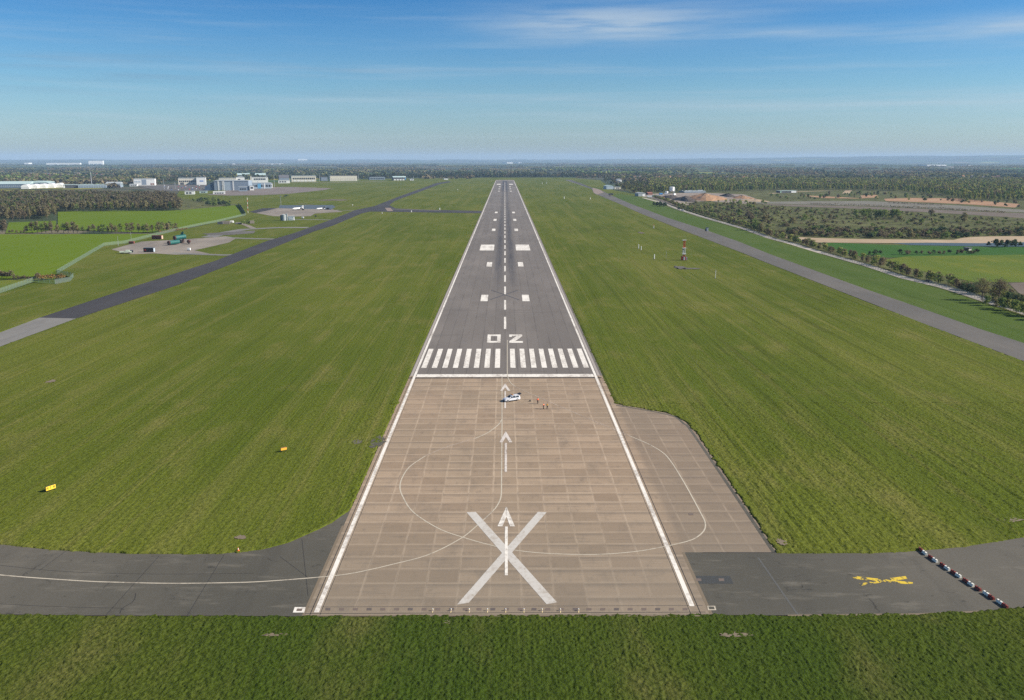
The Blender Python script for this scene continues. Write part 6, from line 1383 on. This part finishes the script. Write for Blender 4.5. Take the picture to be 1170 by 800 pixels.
# ================================================================== PEOPLE
def skin(name, joints, edges, radii, mat, parent, sub=2, root=0):
    me = bpy.data.meshes.new(name); me.from_pydata(joints, edges, []); t = bpy.data.objects.new('skin_work', me); COL.objects.link(t)
    t.modifiers.new('s', 'SKIN'); s = t.modifiers.new('d', 'SUBSURF'); s.levels = s.render_levels = sub
    for i, r in enumerate(radii):
        v = me.skin_vertices[0].data[i]; v.radius = (r, r) if isinstance(r, (int, float)) else r
        v.use_root = (i == root)
    dg = bpy.context.evaluated_depsgraph_get(); out = bpy.data.meshes.new_from_object(t.evaluated_get(dg)); bpy.data.objects.remove(t)
    out.materials.clear(); out.materials.append(mat)
    for p in out.polygons: p.use_smooth = True
    out.name = name; return obj(name, out, parent)
M_SKIN = plain('skin', (0.52, 0.33, 0.24), rough=.5)
def person(label, loc, rz, jacket, trousers, hairc, arms, stride=.12, group=None, height=1.76):
    o = empty('person', loc, rz, label, 'person'); s = height / 1.76; o.scale = (s, s, s)
    # joints: 0 pelvis 1 waist 2 chest 3 neck 4 head 5 crown ; legs, arms
    J = [(0, 0, .95), (0, 0, 1.12), (0, .01, 1.36), (0, 0, 1.50), (0, -.015, 1.60), (0, -.01, 1.70),
         (.10, 0, .90), (.11, -.02 + stride * .5, .50), (.12, stride, .08), (.13, stride - .17, .04),
         (-.10, 0, .90), (-.11, -.02 - stride * .4, .50), (-.12, -stride, .08), (-.13, -stride - .17, .04),
         (.19, .01, 1.43), arms[0], arms[1], arms[2], (-.19, .01, 1.43), arms[3], arms[4], arms[5]]
    E = [(0, 1), (1, 2), (2, 3), (3, 4), (4, 5), (0, 6), (6, 7), (7, 8), (8, 9), (0, 10), (10, 11), (11, 12), (12, 13), (2, 14), (14, 15), (15, 16), (16, 17), (2, 18), (18, 19), (19, 20), (20, 21)]
    rad = [(.145, .11), (.135, .10), (.155, .11), .055, (.078, .095), (.07, .085), .09, .06, .042, (.045, .035), .09, .06, .042, (.045, .035), .058, .045, .033, (.03, .018), .058, .045, .033, (.03, .018)]
    b = skin('body', J, E, rad, M_SKIN, o)
    tr = [0, 6, 7, 8, 10, 11, 12]; skin('trousers', [J[i] for i in tr], [(0, 1), (1, 2), (2, 3), (0, 4), (4, 5), (5, 6)], [(.165, .13), .105, .078, .066, .105, .078, .066], trousers, o)
    jk = [0, 1, 2, 14, 15, 16, 18, 19, 20]; skin('jacket', [(J[0][0], J[0][1], .92)] + [J[i] for i in jk[1:]], [(0, 1), (1, 2), (2, 3), (3, 4), (4, 5), (2, 6), (6, 7), (7, 8)], [(.17, .135), (.17, .13), (.175, .13), .078, .066, .052, .078, .066, .052], jacket, o)
    MB().blob((0, .012, 1.685), (.088, .105, .085), 14, 9).build('hair', hairc, o, smooth=True)
    band = MB(); band.lathe([(-.03, .178), (.03, .178)], (0, 0, 0), (0, 0, 1), 20); k = band.build('reflective_band', plain('reflective tape', (.62, .62, .55), rough=.3), o, (0, 0, 1.08)); k.scale = (1, .80, 1)
    for sx in (-1, 1):
        MB().blob((sx * .03, -.098, 1.625), (.011, .008, .008), 8, 5).build('eye', M_BLACK, o); MB().blob((sx * .125, -stride * sx * -1 - .08 if sx > 0 else -stride - .08, .05), (.055, .135, .055), 12, 7).build('shoe', M_BLACK, o, smooth=True)
        w = arms[2] if sx > 0 else arms[5]; e = arms[1] if sx > 0 else arms[4]; d = (Vector(w) - Vector(e)).normalized()
        for f in range(4):
            side = Vector((0, 1, 0)); q = Vector(w) + side * (f - 1.5) * .02
            L = (.062, .072, .068, .052)[f]; m1 = q + d * L * .55; m2 = m1 + (d * .6 + Vector((-sx * .6, 0, 0))).normalized() * L * .5
            fb = MB(); fb.tube(q, m1, .0095, .009, n=7); fb.tube(m1, m2, .009, .007, n=7); fb.build('finger', M_SKIN, o, smooth=True)
        th = MB(); t0 = Vector(e).lerp(Vector(w), .8) + Vector((0, -.025, 0)); th.tube(t0, t0 + d * .04 + Vector((0, -.035, 0)), .011, .009, n=7); th.build('thumb', M_SKIN, o, smooth=True)
    nb = MB(); nb.prism([(-.112, 1.595), (-.09, 1.625), (-.09, 1.59)], 0, -.012, .012); nb.build('nose', M_SKIN, o)
    return o
def arms_down(a=.0): return [(.27, .03, 1.16), (.29, -.03 - a, .94), (.29, -.06 - a, .86), (-.27, .03, 1.16), (-.29, -.03, .94), (-.29, -.05, .86)]
def arms_work(): return [(.27, -.02, 1.18), (.20, -.24, 1.10), (.16, -.32, 1.11), (-.27, -.02, 1.18), (-.20, -.24, 1.12), (-.15, -.32, 1.13)]
M_HVO = plain('orange red workwear', (0.90, 0.13, 0.03)); M_HVY = plain('amber yellow workwear', (0.92, 0.52, 0.05)); M_HVP = plain('faded orange workwear', (0.92, 0.24, 0.11)); M_NAVY = plain('black work trousers', (0.018, 0.018, 0.024)); M_HAIR = plain('dark hair', (0.03, 0.02, 0.014))
person('person in an orange red jacket and black trousers standing nearest the car', P(614.4, 461.2), .3, M_HVO, M_NAVY, M_HAIR, arms_down(), height=1.8)
person('person in a faded orange jacket facing the one in yellow', P(621.0, 467.3), 1.2, M_HVP, M_NAVY, M_HAIR, arms_work(), height=1.76)
person('person in an amber yellow jacket standing at the right of the pair', P(625.3, 467.5), -1.0, M_HVY, M_NAVY, M_HAIR, arms_work(), height=1.82)
def bag():
    o = empty('tool_bag', P(605.6, 458.7), .4, 'black tool bag on the slabs between the car and the workers', 'bag'); MB().box((0, 0, 0), (.62, .36, .34), top=.85).build('body', M_BLACK, o, bevel=.05)
    h = MB(); pts = [(-.18, 0, .33), (-.12, 0, .47), (.12, 0, .47), (.18, 0, .33)]; [h.tube(a, b, .018, n=6) for a, b in zip(pts, pts[1:])]; h.build('handle', M_BLACK, o)
bag()
# ---- the air: one closed box of even haze round everything
def haze():
    b = MB(); b.box((0, 0, -3.0), (64000, 64000, 223.0))
    m = bpy.data.materials.new('haze'); m.use_nodes = True
    nt = m.node_tree
    for n in list(nt.nodes):
        if n.type != 'OUTPUT_MATERIAL': nt.nodes.remove(n)
    out = [n for n in nt.nodes if n.type == 'OUTPUT_MATERIAL'][0]
    v = nt.nodes.new('ShaderNodeVolumePrincipled')
    v.inputs['Color'].default_value = (0.50, 0.72, 1.0, 1); v.inputs['Density'].default_value = 4.4e-5; v.inputs['Anisotropy'].default_value = 0.0
    nt.links.new(v.outputs[0], out.inputs['Volume'])
    o = b.build('haze', m); o['kind'] = 'stuff'
haze()
